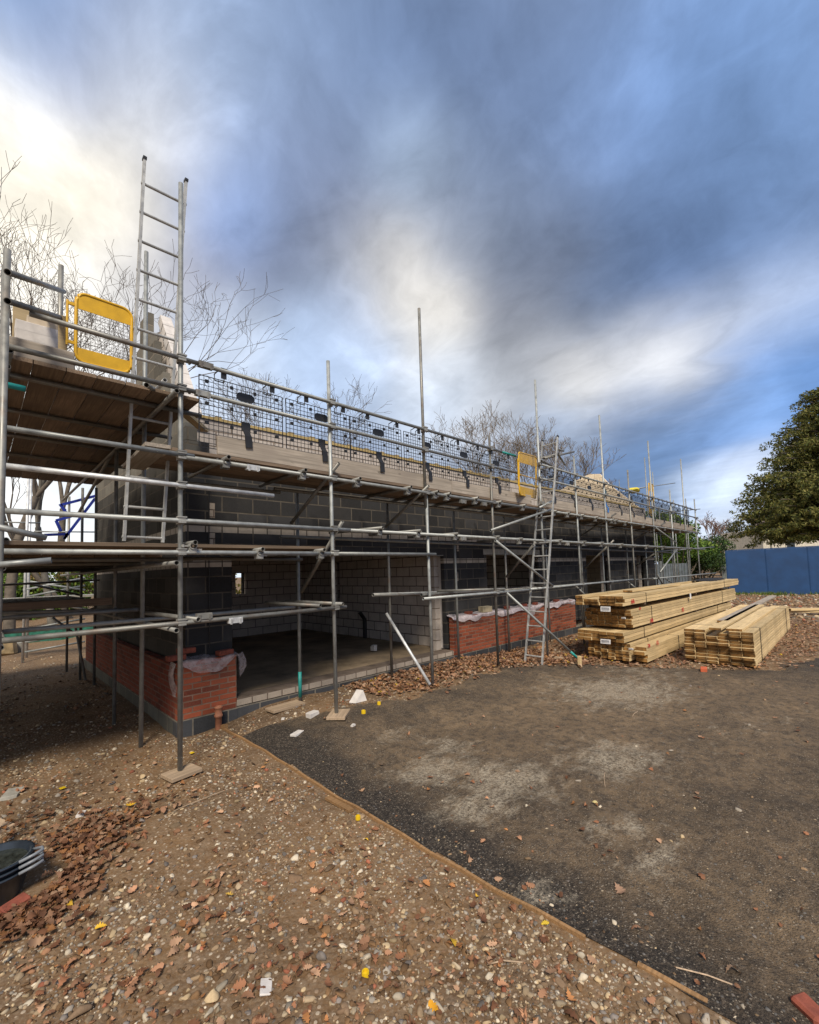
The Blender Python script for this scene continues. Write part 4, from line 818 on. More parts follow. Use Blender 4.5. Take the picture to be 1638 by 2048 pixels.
# ------------------------------------------------------------------ sole boards and ground items
def sole(x, y, Y, lab, rot, s=(.30, .225, .038), z=None):
    z = H_(x, Y) if z is None else z
    o = slabbox('sole_board', s, (x, Y, z+s[2]/2+.012), rot, palew, None, bevel=.004); return tag(o, lab, 'sole board', 'sole boards under the standards')
sole(P1[0]+.01, 0, P1[1]-.02, 'square sole board under the nearest front standard', R(10), z=P1[2]*0+.055)
sole(SP[1][0]+.02, 0, SP[1][1]-.02, 'square sole board under the second front standard by the asphalt', R(42), (.34, .24, .04), z=.155)
sole(IX[0]-.25, 0, Iy(IX[0])-.03, 'long dusty sole board under the teal-sleeved standard', R(4), (.5, .225, .038), z=.14)
sole(1.45, 0, 6.0, 'half-buried sole board under the standard by the gable corner', R(14), (.8, .225, .038), z=-.045)
# edging boards set in the ground
e0 = on_g(440, 1457); pts = [(float(EX(y)), y) for y in list(np.arange(EYS[0], EYS[-1], .28))+[EYS[-1]]][::-1]
ed = thing('edging_board', 'long thin timber edging between the rubble and the asphalt', 'edging', (2.37, 3.3, 0))
b = MB()
for a, c in zip(pts[:-1], pts[1:]): b.bar((*a, H_(*a)-.022), (*c, H_(*c)-.022), .020, .085)
b.build('board', edgew, ed); MB().bar((EXS[-1], EYS[-1]+.02, .06), (EXS[-1]+.02, EYS[-1]-.06, .07), .05, .07).build('stake', edgew, ed)
a = on_g(1275, 1930); c = on_g(1415, 2005); tag(MB().bar(a+[0, 0, -.008], c+[0, 0, -.012], .025, .04).build('edging_offcut', edgew), 'short half-buried edging offcut near the lower right corner', 'edging')
a = on_g(655, 1600); c = on_g(702, 1625); tag(MB().bar(a+[0, 0, .02], c+[0, 0, .015], .05, .022).build('timber_offcut', edgew), 'flat timber offcut lying against the edging board', 'offcut')
# terracotta pipe
pp = onY(437, 1441, 6.04); pp[2] = .03; tp = thing('drain_pipe', 'terracotta drain pipe standing against the brick pier', 'pipe', pp)
MB().lathe([(.040, 0), (.040, .16), (.052, .165), (.052, .19), (.044, .195), (.044, .27), (.050, .275), (.050, .295), (.034, .297), (.034, .2)], pp, 20).build('shaft', terra, tp, smooth=True)
MB().lathe([(.001, .27), (.034, .27), (.034, .262)], pp, 16).build('cap', m_paint('pipe_dust', (.35, .22, .16), .9), tp)
# loose bricks on the plinths and ground
def brick(px, py, Y, lab, rot=0., z=None, mat=brickr, s=(.215, .1025, .065), tilt=(0, 0)):
    p = onY(px, py, Y) if z is None else onz(px, py, z); o = slabbox('loose_brick', s, p, rot, mat, None, tilt=tilt, bevel=.004); return tag(o, lab, 'brick')
ZP = .93; 
def onplinth(px, Y, zt, lab, rot, mat=brickr, s=(.215, .1025, .065), lift=0.):
    p = onp(px, 1250, (0, 1, 0), Y); o = slabbox('loose_brick', s, (p[0], Y, zt+s[2]/2+.006+lift), rot, mat, None, bevel=.005); return tag(o, lab, 'brick')
onplinth(352, YB+.05, .965, 'loose brick weighting the sheet at the left end of the brick pier', R(5))
onplinth(372, YB+.06, .965+.07, 'upper loose brick at the left end of the brick pier', R(-4))
onplinth(449, YB+.06, .94, 'loose brick on the right end of the brick pier', R(12))
onplinth(938, YB+.08, 1.01, 'first small red brick on the long plinth sheet', R(8), s=(.2, .1, .065))
onplinth(972, YB+.06, 1.01, 'yellowish stone block on the long plinth sheet', R(-3), m_paint('sandstone', (.42, .36, .24), .9, .2, bump=.6), (.33, .14, .13))
onplinth(1015, YB+.09, 1.01, 'pair-end red brick right of the yellowish block', R(20)); onplinth(1048, YB+.07, 1.01, 'red brick behind the ladder on the long plinth', R(-10)); onplinth(1072, YB+.07, 1.01, 'red brick just right of the ladder stile on the plinth', R(15), lift=.0)
onplinth(1115, YB+.07, 1.01, 'red brick at the far end of the long plinth sheet', R(4)); onplinth(1160, YB+.3, .3, 'red brick in the far doorway behind the timber pack', R(4))
p = on_g(1408, 1342); tag(slabbox('loose_brick', (.215, .10, .06), p+[0, 0, .03], R(12), m_paint('bright_brick', (.55, .12, .05), .8, .15), None, bevel=.004), 'bright orange brick on the leaves before the right timber pack', 'brick')
p = on_g(1622, 2025); tag(slabbox('loose_brick', (.115, .09, .06), p+[0, 0, .012], R(55), brickr, None, bevel=.012, jit=.008), 'broken red brick half out of frame at the lower right', 'brick')
p = on_g(30, 1820); tag(slabbox('loose_brick', (.12, .09, .065), p+[0, 0, .02], R(25), brickr, None, bevel=.008, jit=.006), 'broken brick in the leaves below the buckets', 'brick')
tag(MB().box(tuple(on_g(1118, 1320)+[-.05, -.09, 0]), tuple(on_g(1118, 1320)+[.05, .09, .06])).build('timber_offcut', palew), 'pale wood block in the leaves behind the stake', 'offcut')
st_ = on_g(1160, 1334); tag(MB().box((st_[0]-.03, st_[1]-.03, st_[2]-.1), (st_[0]+.03, st_[1]+.03, st_[2]+.21)).build('timber_stake', pine, bevel=.004), 'short square stake driven in at the foot of the raking brace', 'stake')
# white block fragments
def chunk(px, py, s, rot, lab, mat=aer, tilt=(0, 0), name='block_fragment', dz=0.):
    p = on_g(px, py); o = slabbox(name, s, p+[0, 0, s[2]*.45+dz], rot, mat, None, tilt=tilt, bevel=.003, jit=min(s)*.09); return tag(o, lab, 'block fragment')
p = on_g(709, 1402); w_ = MB().prism([p+[-.10, .0, 0], p+[.09, -.02, 0], p+[.05, .01, .15]], (.35, -.93, 0), .11); tag(w_.build('block_fragment', aer), 'white triangular block wedge standing on the rubble by the second sole board', 'block fragment')
chunk(625, 1432, (.17, .09, .055), R(15), 'white rounded block piece left of the second sole board'); chunk(594, 1469, (.16, .08, .03), R(25), 'flat white block shard on the dirt above the edging'); chunk(566, 1439, (.06, .04, .02), 1, 'tiny white chip left of the rounded block piece')
chunk(706, 1453, (.06, .035, .03), .4, 'tiny white block crumb below the second sole board'); chunk(748, 1316, (.1, .1, .12), .2, 'white block offcut on the floor slab inside the opening', dz=.16)
chunk(162, 1630, (.085, .055, .018), R(70), 'white tile shard on the gravel right of the yellow tag'); chunk(532, 1976, (.10, .055, .012), R(60), 'white slate-like shard near the bottom centre', tilt=(.15, .1)); chunk(25, 1590, (.2, .12, .03), R(70), 'grey slab piece at the left edge in the gravel', conc)
chunk(700, 1745, (.045, .035, .03), .5, 'pale flint by the oak leaves in the middle foreground', conc) if False else None
chunk(0, 1655, (.24, .1, .03), R(110), 'pale wood piece at the left edge above the buckets', palew, name='wood_piece')
for px, py, s, lab, c in [(357, 1522, .045, 'cream stone left of the nearest sole board', 5), (283, 1497+60, .05, 'cream boulder-like stone on the dark gravel', 5), (500, 1985-5, .05, 'large cream stone at the bottom left of the white shard', 6), (425, 2000, .055, 'big rounded buff stone at the bottom', 5), (160, 2030, .06, 'brown stone at the bottom left corner', 3),
                          (435, 1690, .035, 'pale knobbly stone in the middle of the gravel', 6), (122, 1742, .035, 'pale flint in the leaves right of the buckets', 6), (318, 1815, .035, 'grey long stone in the gravel', 4), (512, 1830, .035, 'dark grey flint with a white rim', 7), (722, 1745, .03, 'grey white stone left of the edging', 6), (583, 1760, .07, 'large earth clod beside the oak leaf', 10), (310, 1688, .028, 'round white pebble in the gravel', 6), (1100, 1812, .022, 'white stone touching the edging board', 6), (495, 1712, .03, 'cream stone right of the knobbly one', 5), (1200, 1615, .03, 'buff stone chip on the asphalt', 6)]:
    p = on_g(px, py); s *= .8; n = len(IV2); v = IV2*(1+RNG.normal(0, .07, (n, 1)))
    for _ in range(11): pn = RNG.normal(size=3); pn /= np.linalg.norm(pn); v = v-np.maximum(v@pn-RNG.uniform(.22, .62), 0)[:, None]*pn
    v = v*np.array([s*1.3, s*.9, s*.7]); a = RNG.uniform(0, 6); v = np.stack([v[:, 0]*math.cos(a)-v[:, 1]*math.sin(a), v[:, 0]*math.sin(a)+v[:, 1]*math.cos(a), v[:, 2]], -1)
    o = link('stone', fastmesh('stone', v, IF2, 3, np.repeat(SCOL[c][None], len(IF2), 0)), stonem, None, p+[0, 0, s*.3]); tag(o, lab, 'stone')
def cap(px, py, lab, s=1., standing=True):
    p = on_g(px, py); r = .016*s; h = .03*s; t = thing('pipe_cap', lab, 'plastic cap', p); b = MB().lathe([(.0005, 0), (r*.9, 0), (r, h*.3), (r, h), (r*.82, h), (r*.8, h*.35), (.0005, h*.3)], p+[0, 0, .002], 16)
    for j in range(12): a = j/12*6.283; b.bar(p+[r*math.cos(a), r*math.sin(a), .004], p+[r*math.cos(a), r*math.sin(a), h], .003)
    b.build('body', m_paint('yellow_plastic', (.75, .52, .02), .35, .1), t, smooth=False)
    return t
cap(731, 1955, 'yellow ribbed plastic cap standing on soil at the bottom'); cap(716, 1640, 'yellow plastic cap beside the flat timber offcut', 1.1); cap(727, 1428, 'yellow plastic cap right of the second sole board', 1.6); cap(758, 1410, 'small yellow plastic cap above the second sole board', 1.4)
for px, py, lab in [(125, 1580, 'yellow plastic tag on the dark gravel at the left'), (384, 1509, 'yellow plastic tag right of the nearest standard')]: tag(slabbox('plastic_tag', (.05, .03, .003), on_g(px, py)+[0, 0, .02], .5, m_paint('yellow_tag', (.75, .52, .02), .4), None, tilt=(.3, .1)), lab, 'plastic tag')
for i, (px, py, s, c, lab) in enumerate([(262, 1615, .075, (.6, .36, .03), 'yellow leaf on the gravel left of centre'), (460, 1797, .06, (.62, .40, .08), 'flat round yellow leaf in the gravel'), (622, 1735, .075, (.5, .24, .11), 'orange oak leaf beside the earth clod'), (533, 1530, .05, (.6, .3, .06), 'orange leaf by the edging start'),
                                      (868, 2025, .06, (.62, .3, .02), 'bright orange leaf at the bottom edge'), (1090, 1850, .05, (.68, .48, .05), 'yellow leaf just below the edging board'), (1240, 1785, .09, (.34, .21, .14), 'curled brown leaf on the asphalt'), (1463, 1945, .07, (.42, .27, .17), 'pale brown leaf among grit at the lower right'), (262, 1787, .07, (.5, .27, .16), 'pink brown leaf on the gravel'), (1190, 1610, .045, (.5, .42, .2), 'small pale leaf on the middle of the asphalt')]):
    p = on_g(px, py); Pn = np.array([[p[0], p[1]]]); o = leaves('fallen_leaf', Pn, np.array([s]), np.array([c]), lab, kind=None); o['category'] = 'leaf'
for px_, py_, L_t, a_t, lab in [(1210, 1560, .3, .4, 'thin straw stalk on the asphalt left of centre'), (1420, 1960, .28, 1.9, 'pale straw stalk in the grit near the lower right'), (1010, 1930, .18, 2.4, 'short straw stalk at the edging near the bottom'), (370, 1617, .7, .15, 'long thin rusty wire lying across the gravel'), (1270, 1430, .35, .1, 'splinter of timber on the far asphalt')]:
    p = on_g(px_, py_); d_ = np.array([math.cos(a_t), math.sin(a_t), 0])*L_t/2; tag(MB().tube([p-d_+[0, 0, .008], p+[0, .01, .016], p+d_+[0, 0, .008]], .0035, 6).build('stalk', palew), lab, 'stalk')
# buckets
bc = np.array([.21, 4.0, 0.]); bc = np.append(onz(-12, 1735, .2)[:2], 0.)
for k in range(3):
    t = thing('rubber_bucket', ['lowest black rubber bucket of the stack at the left edge', 'middle black rubber bucket of the stack at the left edge', 'top black rubber bucket of the stack, full of dirty water and leaves'][k], 'bucket', bc+[0, 0, .035*k])
    c = bc+[0, 0, .035*k]; prof = [(.13, .0), (.185, .17), (.20, .175), (.20, .185), (.178, .185), (.125, .012), (.001, .012)]
    MB().lathe(prof, c, 32).build('body', m_paint('black_rubber', (.022, .03, .042), .3, .3), t, smooth=True)
    if k == 2:
        MB().lathe([(.001, .15), (.165, .15), (.165, .145)], c, 28).build('dirty_water', m_paint('dirty_water', (.035, .04, .035), .15, .4, sc=30), t)
    for sg in (1, -1):
        d = np.array([math.cos(R(-35+180*(sg < 0))), math.sin(R(-35+180*(sg < 0))), 0]); q_ = np.array([-d[1], d[0], 0]); z = np.array([0, 0, .18])
        MB().tube([c+z+d*.185+q_*.07, c+z+d*.25+q_*.04+[0, 0, .02], c+z+d*.275+[0, 0, .025], c+z+d*.25-q_*.04+[0, 0, .02], c+z+d*.185-q_*.07], .010, 8).build('handle', m_paint('grey_rubber', (.2, .22, .25), .4), t, smooth=True)

# plastic sheets draped on the brickwork
def drape(name, x0, x1, ztop, prof, lab, mat, ya=YB-.012, yb=YB+.16, nx=60, drop=lambda t: .1, fq=1.):
    V = []; nx1 = nx+1
    for i in range(nx1):
        t = i/nx; x = x0+(x1-x0)*t; d = drop(t); zt = ztop+.012*math.sin(t*31*fq)+.01*math.sin(t*77*fq)
        for j, (yy, zz) in enumerate([(yb, zt+.03), ((ya+yb)/2, zt+.012), (ya+.01, zt+.004), (ya-.012, zt-.015), (ya-.016-.012*math.sin(t*23*fq), zt-d*.5), (ya-.014-.02*math.sin(t*17*fq+1), zt-d)]): V.append((x, yy, zz))
    F = [(i*6+j, (i+1)*6+j, (i+1)*6+j+1, i*6+j+1) for i in range(nx) for j in range(5)]
    o = link(name, mesh(name, np.array(V)-[x0, ya, ztop], F, True), mat, None, (x0, ya, ztop)); m_ = o.modifiers.new('sub', 'SUBSURF'); m_.levels = m_.render_levels = 1; return tag(o, lab, 'plastic sheet')
drape('dust_sheet', 1.86, 2.62, .94, None, 'clear plastic sheet draped over the near brick pier', sheet, drop=lambda t: .03+.15*math.sin(math.pi*min(1, max(0, (t-.02)/.9)))**.7, fq=.22)
# loose tail hanging beside the pier
V = []; 
for i in range(9):
    t = i/8; V += [(2.60+.02*t, YB-.03+.0*t, .93-.30*t), (2.64+.05*t, YB+.02, .94-.28*t+.02*math.sin(i)), (2.70+.10*t*math.cos(t), YB+.06, .95-.20*t)]
o = link('dust_sheet_tail', mesh('dust_sheet_tail', np.array(V)-[2.6, YB, .93], [(i*3+j, i*3+j+1, i*3+j+4, i*3+j+3) for i in range(8) for j in range(2)], True), sheet, None, (2.6, YB, .93)); tag(o, 'hanging tail of clear plastic at the right of the near brick pier', 'plastic sheet')
V = []
for i in range(11):
    t = i/10; V += [(1.825-.03*math.sin(t*5), YB+.0+.02*t, .93-.42*t), (1.80-.03*math.sin(t*4), YB+.12, .95-.44*t), (1.82, YB+.2, .96-.30*t)]
o = link('dust_sheet_tail', mesh('dust_sheet_tail', np.array(V)-[1.8, YB, .93], [(i*3+j, i*3+j+1, i*3+j+4, i*3+j+3) for i in range(10) for j in range(2)], True), sheet, None, (1.8, YB, .93)); tag(o, 'hanging tail of clear plastic on the gable side of the near brick pier', 'plastic sheet')
drape('damp_membrane', 7.1, 12.6, 1.01, None, 'pinkish white membrane laid along the top of the long brick plinth', sheetw, nx=120, drop=lambda t: .045+.05*abs(math.sin(t*14))+.04*abs(math.sin(t*33))+(.12 if .55 < t < .60 else 0))

# ------------------------------------------------------------------ timber packs
def pack(label, x0, x1, y0, y1, z0, rows, ncol, ph, yaw=0., strap=((.25,), ), missing=(), jit=.05):
    c = ((x0+x1)/2, (y0+y1)/2, z0); t = thing('timber_pack', label, 'timber pack', c); pw = (y1-y0)/ncol
    ca, sa = math.cos(yaw), math.sin(yaw)
    for r_ in range(rows):
        for k in range(ncol):
            if (r_, k) in missing: continue
            dx0 = RNG.uniform(-jit, jit); ln = x1-x0+RNG.uniform(-jit, jit)*.4; lx = dx0; ly = (k+.5)*pw-(y1-y0)/2+RNG.normal(0, .0012); w = pw-.003-abs(RNG.normal(0, .001))
            o = slabbox('plank', (ln, w-.002, ph-.006), (c[0]+lx*ca-ly*sa, c[1]+lx*sa+ly*ca, z0+(r_+.5)*ph), yaw+RNG.normal(0, .0004), pine, t, mats2=pineend, bevel=.003)
    hh = rows*ph
    for s in strap[0]:
        b = MB()
        lx = (s-.5)*(x1-x0); w = (y1-y0)/2+.004; P_ = [(lx, -w, 0), (lx, -w, hh+.004), (lx, w, hh+.004), (lx, w, 0)]
        P_ = [(c[0]+a*ca-e*sa, c[1]+a*sa+e*ca, z0+z) for a, e, z in P_]
        for a, e in zip(P_[:-1], P_[1:]): b.bar(a, e, .012, .003)
        b.build('steel_strap', black, t)
    for s in (.12, .5, .88):
        lx = (s-.5)*(x1-x0); q_ = (c[0]+lx*ca, c[1]+lx*sa); 
        if z0 > .2: slabbox('bearer', (y1-y0-.04, .07, .045), (q_[0], q_[1], z0-.024), yaw+R(90), deckw, t)
    return t
YAW = R(-1.0)
p4 = pack('lowest treated timber pack of the tall four-pack stack', 9.42, 17.6, 3.42, 4.28, .06, 5, 6, .068, YAW, ((.12, .8),))
p3 = pack('second treated timber pack up in the tall stack', 9.28, 18.2, 3.46, 4.45, .43, 3, 6, .070, YAW, ((.12, .8),))
p2 = pack('third and thickest treated timber pack up in the tall stack', 9.68, 18.75, 3.42, 4.42, .69, 6, 7, .0615, YAW, ((.12, .8),))
p1_ = pack('topmost treated timber pack with a black cloth on its far end', 9.30, 19.3, 3.42, 4.42, 1.16, 3, 6, .069, YAW, ((.12, .8),), missing=((2, 3), (2, 4)))
ps = pack('small loose bundle of planks beside the lowest timber pack', 9.55, 13.4, 3.18, 3.40, .05, 4, 1, .075, YAW, ((.5,),), jit=.15)
p5 = pack('broad lower timber pack standing alone to the right of the tall stack', 10.3, 16.7, 1.68, 2.82, .03, 11, 6, .058, R(1.2), ((.12, .85),), missing=((10, 3), (10, 2), (9, 3)))
# loose planks on top
for (x0, x1, y, z, lab, w) in [(10.25, 16.2, 2.27, .70, 'loose plank laid along the middle of the right timber pack', .20), (10.35, 15.6, 1.98, .69, 'wide loose plank on the front edge of the right timber pack', .26), (11.6, 20.5, 2.45, .70, 'grey loose plank overhanging the far end of the right timber pack', .2)]:
    tag(slabbox('loose_plank', (x1-x0, w, .045), ((x0+x1)/2, y, z+.0), R(1.4), pine if 'grey' not in lab else toew, None, mats2=pineend, bevel=.003), lab, 'plank')
tag(slabbox('loose_plank', (3.4, .2, .04), (12.1, 3.8, 1.40), YAW, pine, None, mats2=pineend), 'single loose plank on the topmost timber pack', 'plank')
# tags and red letters
def tagm(c, s, rot, lab, parent): return slabbox('paper_label', s, c, rot, paper, parent)
e = (-1, 0)
for (px, py, X_, s, par) in [(1211, 1218, 9.24, (.003, .20, .10), p1_), (1211, 1283, 9.18, (.003, .20, .09), p3), (1247, 1236, 9.62, (.003, .085, .035), p2), (1262, 1298, 9.36, (.003, .085, .035), p4)]:
    p = onX(px, py, X_); o = slabbox('paper_label', s, p, R(0), paper, par, tilt=(.0, .12))
    for k in range(3): slabbox('print_line', (.002, s[1]*.8, s[2]*.07), p+[-.006-.006*k*0, 0, s[2]*(.25-.25*k)], 0, ink, par, tilt=(0, .12))
def side_text(txt, px, py, Y, size, par, name='stencil_mark'):
    cu = bpy.data.curves.new(name, 'FONT'); cu.body = txt; cu.size = size; cu.extrude = .001; cu.offset = size*.03; cu.align_x = 'CENTER'; cu.align_y = 'CENTER'
    tmp = bpy.data.objects.new('t', cu); COL.objects.link(tmp); dg = bpy.context.evaluated_depsgraph_get(); me = bpy.data.meshes.new_from_object(tmp.evaluated_get(dg)); bpy.data.objects.remove(tmp)
    p = onY(px, py, Y); o = link(name, me, redm, par, p, (R(90), 0, YAW)); return o
def sidY(x): return 3.42-(x-14)*math.sin(-YAW)*1.0
for txt, px, py, par, sz in [('AA', 1266, 1203, p1_, .13), ('AA', 1304, 1241, p2, .13), ('TM', 1280, 1217.5, p2, .07), ('TM', 1298, 1292, ps, .10), ('(X)', 1315, 1285, ps, .10), ('(X)', 1366, 1219, p2, .12)]:
    Yt = {p1_: 3.42, p2: 3.42, ps: 3.18}[par]; X_ = float(onY(px, py, Yt)[0]); cx_ = float(WL[par][0]); Ys = Yt-(X_-cx_)*math.tan(-YAW)-.014; side_text(txt, px, py, Ys, sz, par)
p = onY(1381, 1196, 3.38); slabbox('paper_label', (.11, .003, .14), onY(1381, 1192, 3.37), YAW, paper, p2)
# black cloth on top of the far end
bcv = []
for i in range(17):
    for j in range(7):
        x = 17.0+i*.115+RNG.normal(0, .02); y = 3.6+j*.1+.05*math.sin(i*1.3)+RNG.normal(0, .012); ed = min(i, 16-i, 2)/2*min(j, 6-j, 1); bcv.append((x, y, 1.372+.005+ed*(.02+.03*abs(math.sin(i*1.7+j))+RNG.uniform(0, .015))))
o = link('black_cloth', mesh('black_cloth', np.array(bcv)-[17.5, 3.9, 1.37], [(i*7+j, (i+1)*7+j, (i+1)*7+j+1, i*7+j+1) for i in range(16) for j in range(6)], True), m_paint('black_cloth', (.012, .012, .015), .8, .3), None, (17.5, 3.9, 1.37)); tag(o, 'crumpled black cloth on the far end of the topmost timber pack', 'cloth')
# far planks at the right edge
for k, (x0, y0, z, lab) in enumerate([(20.6, 1.0, .12, 'lower of the pale planks lying crosswise at the right edge'), (20.5, .9, .20, 'upper of the pale planks lying crosswise at the right edge')]):
    a = onz(1572+6*k, 1223-4*k, z); c = onz(1700, 1222-5*k, z); m_ = (a+c)/2; L_n = np.linalg.norm(c-a)
    tag(slabbox('loose_plank', (L_n, .22, .07), m_, math.atan2(c[1]-a[1], c[0]-a[0]), pine, None, mats2=pineend), lab, 'plank')
rb = onz(1600, 1228, .04); tag(slabbox('plank_bearer', (.5, .1, .1), rb, .1, deckw, None), 'dark bearer under the pale planks at the right edge', 'bearer')

# ------------------------------------------------------------------ boundary
ha, hb = onz(1458, 1188, .05), onz(1638, 1187, .05); ha = ha[:2]; hb = hb[:2]; d = (hb-ha)/np.linalg.norm(hb-ha)
hd = thing('site_hoarding', 'long blue painted plywood hoarding closing the site on the right', 'hoarding', (*ha, 0)); blueh = m_paint('blue_hoarding_paint', (.009, .050, .155), .55, .14, sc=1.5, bump=.1)
for k in range(9):
    a = ha+d*1.9*k; c = ha+d*(1.9*k+1.88); zt = 2.58+.05*k*.5
    n = np.array([-d[1], d[0]])*.02
    b = MB().prism([(*a, -.1), (*c, -.1), (*c, zt+.025), (*a, zt)], (-d[1], d[0], 0), .02).build('panel', blueh, hd)
    MB().box((0, 0, 0), (.02, .02, 2.4)).V
    bb_ = MB(); pq = a-np.array([-d[1], d[0]])*(-.03); bb_.bar((*pq, -.1), (*pq, zt+.02), .05, .10); bb_.build('cover_strip', blueh, hd)
MB().bar((*(ha+np.array([-d[1], d[0]])*.03), 2.61), (*(ha+d*17+np.array([-d[1], d[0]])*.03), 2.83), .06, .05).build('top_rail', blueh, hd)
fa = onz(1455, 1184, .0)[:2]; fz = m_paint('grey_fence_paint', (.10, .12, .14), .6, .2, sc=3)
fn = thing('panel_fence', 'grey corrugated panel fence in front of the laurel hedge', 'fence', (*fa, 0)); fb_ = np.array([24.5, 13.5]); fa = np.array([30.5, 7.6]); dd = (fb_-fa); Lf = np.linalg.norm(dd); dd /= Lf
n_ = int(Lf/.16); b = MB()
for i in range(n_):
    a = fa+dd*Lf*i/n_; c = fa+dd*Lf*(i+.55)/n_; e_ = fa+dd*Lf*(i+1)/n_; nn = np.array([-dd[1], dd[0]])*.03
    b.prism([(*a, 0), (*c, 0), (*c, 1.95), (*a, 1.95)], (*nn/.03, 0), .015); b.prism([(*(c+nn), 0), (*(e_+nn), 0), (*(e_+nn), 1.95), (*(c+nn), 1.95)], (*nn/.03, 0), .015)
b.build('panel', fz, fn)
for i in range(0, 6):
    a = fa+dd*Lf*i/5; MB().box((a[0]-.09, a[1]-.05, 0), (a[0]+.03, a[1]+.05, 2.12)).build('post', m_paint('light_post', (.18, .2, .21)), fn)
a = onz(1455, 1180, 0)[:2]; pf = thing('fence_gate', 'pale grey corrugated gate panel between the blue hoarding and the grey fence', 'gate', (*a, 0)); b = MB()
gg = atd(1454, 1140, 29.5)[:2]
for i in range(3): b.box((gg[0]+.0, gg[1]-.3+i*.2, 0), (gg[0]+.03+.03*(i % 2), gg[1]-.3+i*.2+.195, 1.95))
b.build('panel', m_paint('pale_sheet', (.20, .23, .24), .5, .1), pf)
# white house
hs = thing('white_house', 'cream rendered house half hidden behind the yew and the hoarding', 'house', (72, 6, 0))
hwp = [atd(1527, 1100, 52), atd(1700, 1100, 52)]; a, c = hwp[0][:2], hwp[1][:2]; dv = (c-a)/np.linalg.norm(c-a); nn = np.array([dv[1], -dv[0]]); nn = nn if nn@CF[:2] > 0 else -nn
MB().prism([(*a, 0), (*c, 0), (*c, 5.6), (*a, 5.6)], (*nn, 0), 7.).build('wall', white, hs)
MB().prism([(*(a-dv*.3-nn*.3), 5.6), (*(c+dv*.3-nn*.3), 5.6), (*(c+nn*3.5), 7.6), (*(a+nn*3.5), 7.6)], (*nn, 0), .3).build('roof', m_paint('dark_tiles', (.12, .09, .08), .8, .2), hs)
for t in (2.6, 7.0):
    w0 = a+dv*t-nn*.03; wf = MB().prism([(*w0, 3.0), (*(w0+dv*1.1), 3.0), (*(w0+dv*1.1), 4.5), (*w0, 4.5)], (*(-nn), 0), .06).build('window', m_paint('white_frame', (.6, .6, .58)), hs)
    w1 = w0-nn*.065+dv*.08; q_ = MB().prism([(*w1, 3.08), (*(w1+dv*.94), 3.08), (*(w1+dv*.94), 4.42), (*w1, 4.42)], (*(-nn), 0), .01).build('pane', m_paint('dark_glass', (.03, .035, .04), .1), wf, pivot=WL[hs]); q_.location = (0, 0, 0)
MB().bar((*(a+dv*.9-nn*.08), 0), (*(a+dv*.9-nn*.08), 5.5), .12).build('downpipe', m_paint('grey_pipe', (.3, .28, .25)), hs)

# ------------------------------------------------------------------ vegetation
def bark_mat(name, c): return m_paint(name, c, .9, .3, sc=4, bump=.6)
bark = bark_mat('bark', (.12, .10, .08)); bark2 = bark_mat('pale_bark', (.16, .15, .13)); twig = bark_mat('twig', (.13, .105, .085)); twigr = bark_mat('reddish_twig', (.20, .12, .09)); twig2 = bark_mat('grey_twig', (.20, .165, .13))
def grow(h, spread, seed, levels=6, r0=None, lean=(0, 0), first=.28, up=.35, kids=3, dens=.75):
    rg = random.Random(seed); segs = []; r0 = r0 or h*.0095
    def rec(p, d, ln, r, lv):
        n = 3 if lv < 2 else 2; q_ = p
        for i in range(n):
            w_ = .10+.045*lv; d2 = d+Vector((rg.gauss(0, w_), rg.gauss(0, w_), rg.gauss(0, .6*w_)+.05)); d2.normalize(); e = q_+d2*(ln/n); r1 = r*(1-.28*(i+1)/n); segs.append((q_.copy(), e.copy(), r*(1-.28*i/n), r1, lv)); q_ = e; d = d2
            if lv >= 1 and lv < levels and i < n-1 and rg.random() < dens: side(q_, d, ln, r1, lv)
        if lv < levels:
            for k in range(kids if lv < 2 else 2 if rg.random() < .75 else 3): side(q_, d, ln, r*.72, lv)
    def side(q_, d, ln, r, lv):
        a = rg.uniform(0, 6.28); tl = rg.uniform(.3, .75)*spread; ax = d.orthogonal().normalized(); ax.rotate(Matrix.Rotation(a, 3, d)); nd = d.copy(); nd.rotate(Matrix.Rotation(tl, 3, ax)); nd = (nd+Vector((0, 0, up*.5))).normalized()
        rec(q_, nd, ln*rg.uniform(.58, .80), r*rg.uniform(.55, .8), lv+1)
    d = Vector((lean[0], lean[1], 1)).normalized(); rec(Vector((0, 0, -.2)), d, h*first, r0, 0); zs_ = sorted(s_[1].z for s_ in segs); f = h/zs_[int(len(zs_)*.995)]; return [(a*f, b_*f, q*min(f, 1.3), w*min(f, 1.3), l) for a, b_, q, w, l in segs]
def seg_mesh(name, segs, n=4, minr=.006):
    A = np.array([s[0][:] for s in segs]); B = np.array([s[1][:] for s in segs]); ra = np.maximum([s[2] for s in segs], minr)[:, None, None]; rb = np.maximum([s[3] for s in segs], minr)[:, None, None]
    D = B-A; D /= np.linalg.norm(D, axis=1)[:, None]; U = np.where(np.abs(D[:, 2:3]) < .9, [[0, 0, 1.]], [[1., 0, 0]]); X = np.cross(D, U); X /= np.linalg.norm(X, axis=1)[:, None]; Y = np.cross(D, X)
    t = np.arange(n)*2*math.pi/n; ring = X[:, None]*np.cos(t)[None, :, None]+Y[:, None]*np.sin(t)[None, :, None]
    V = np.concatenate([A[:, None]+ring*ra, B[:, None]+ring*rb], 1); k = len(segs); i = np.arange(n); F = np.stack([i, (i+1) % n, (i+1) % n+n, i+n], -1); F = F[None]+(np.arange(k)*2*n)[:, None, None]
    return fastmesh(name, V.reshape(-1, 3), F.reshape(-1, 4), 4, smooth=True)
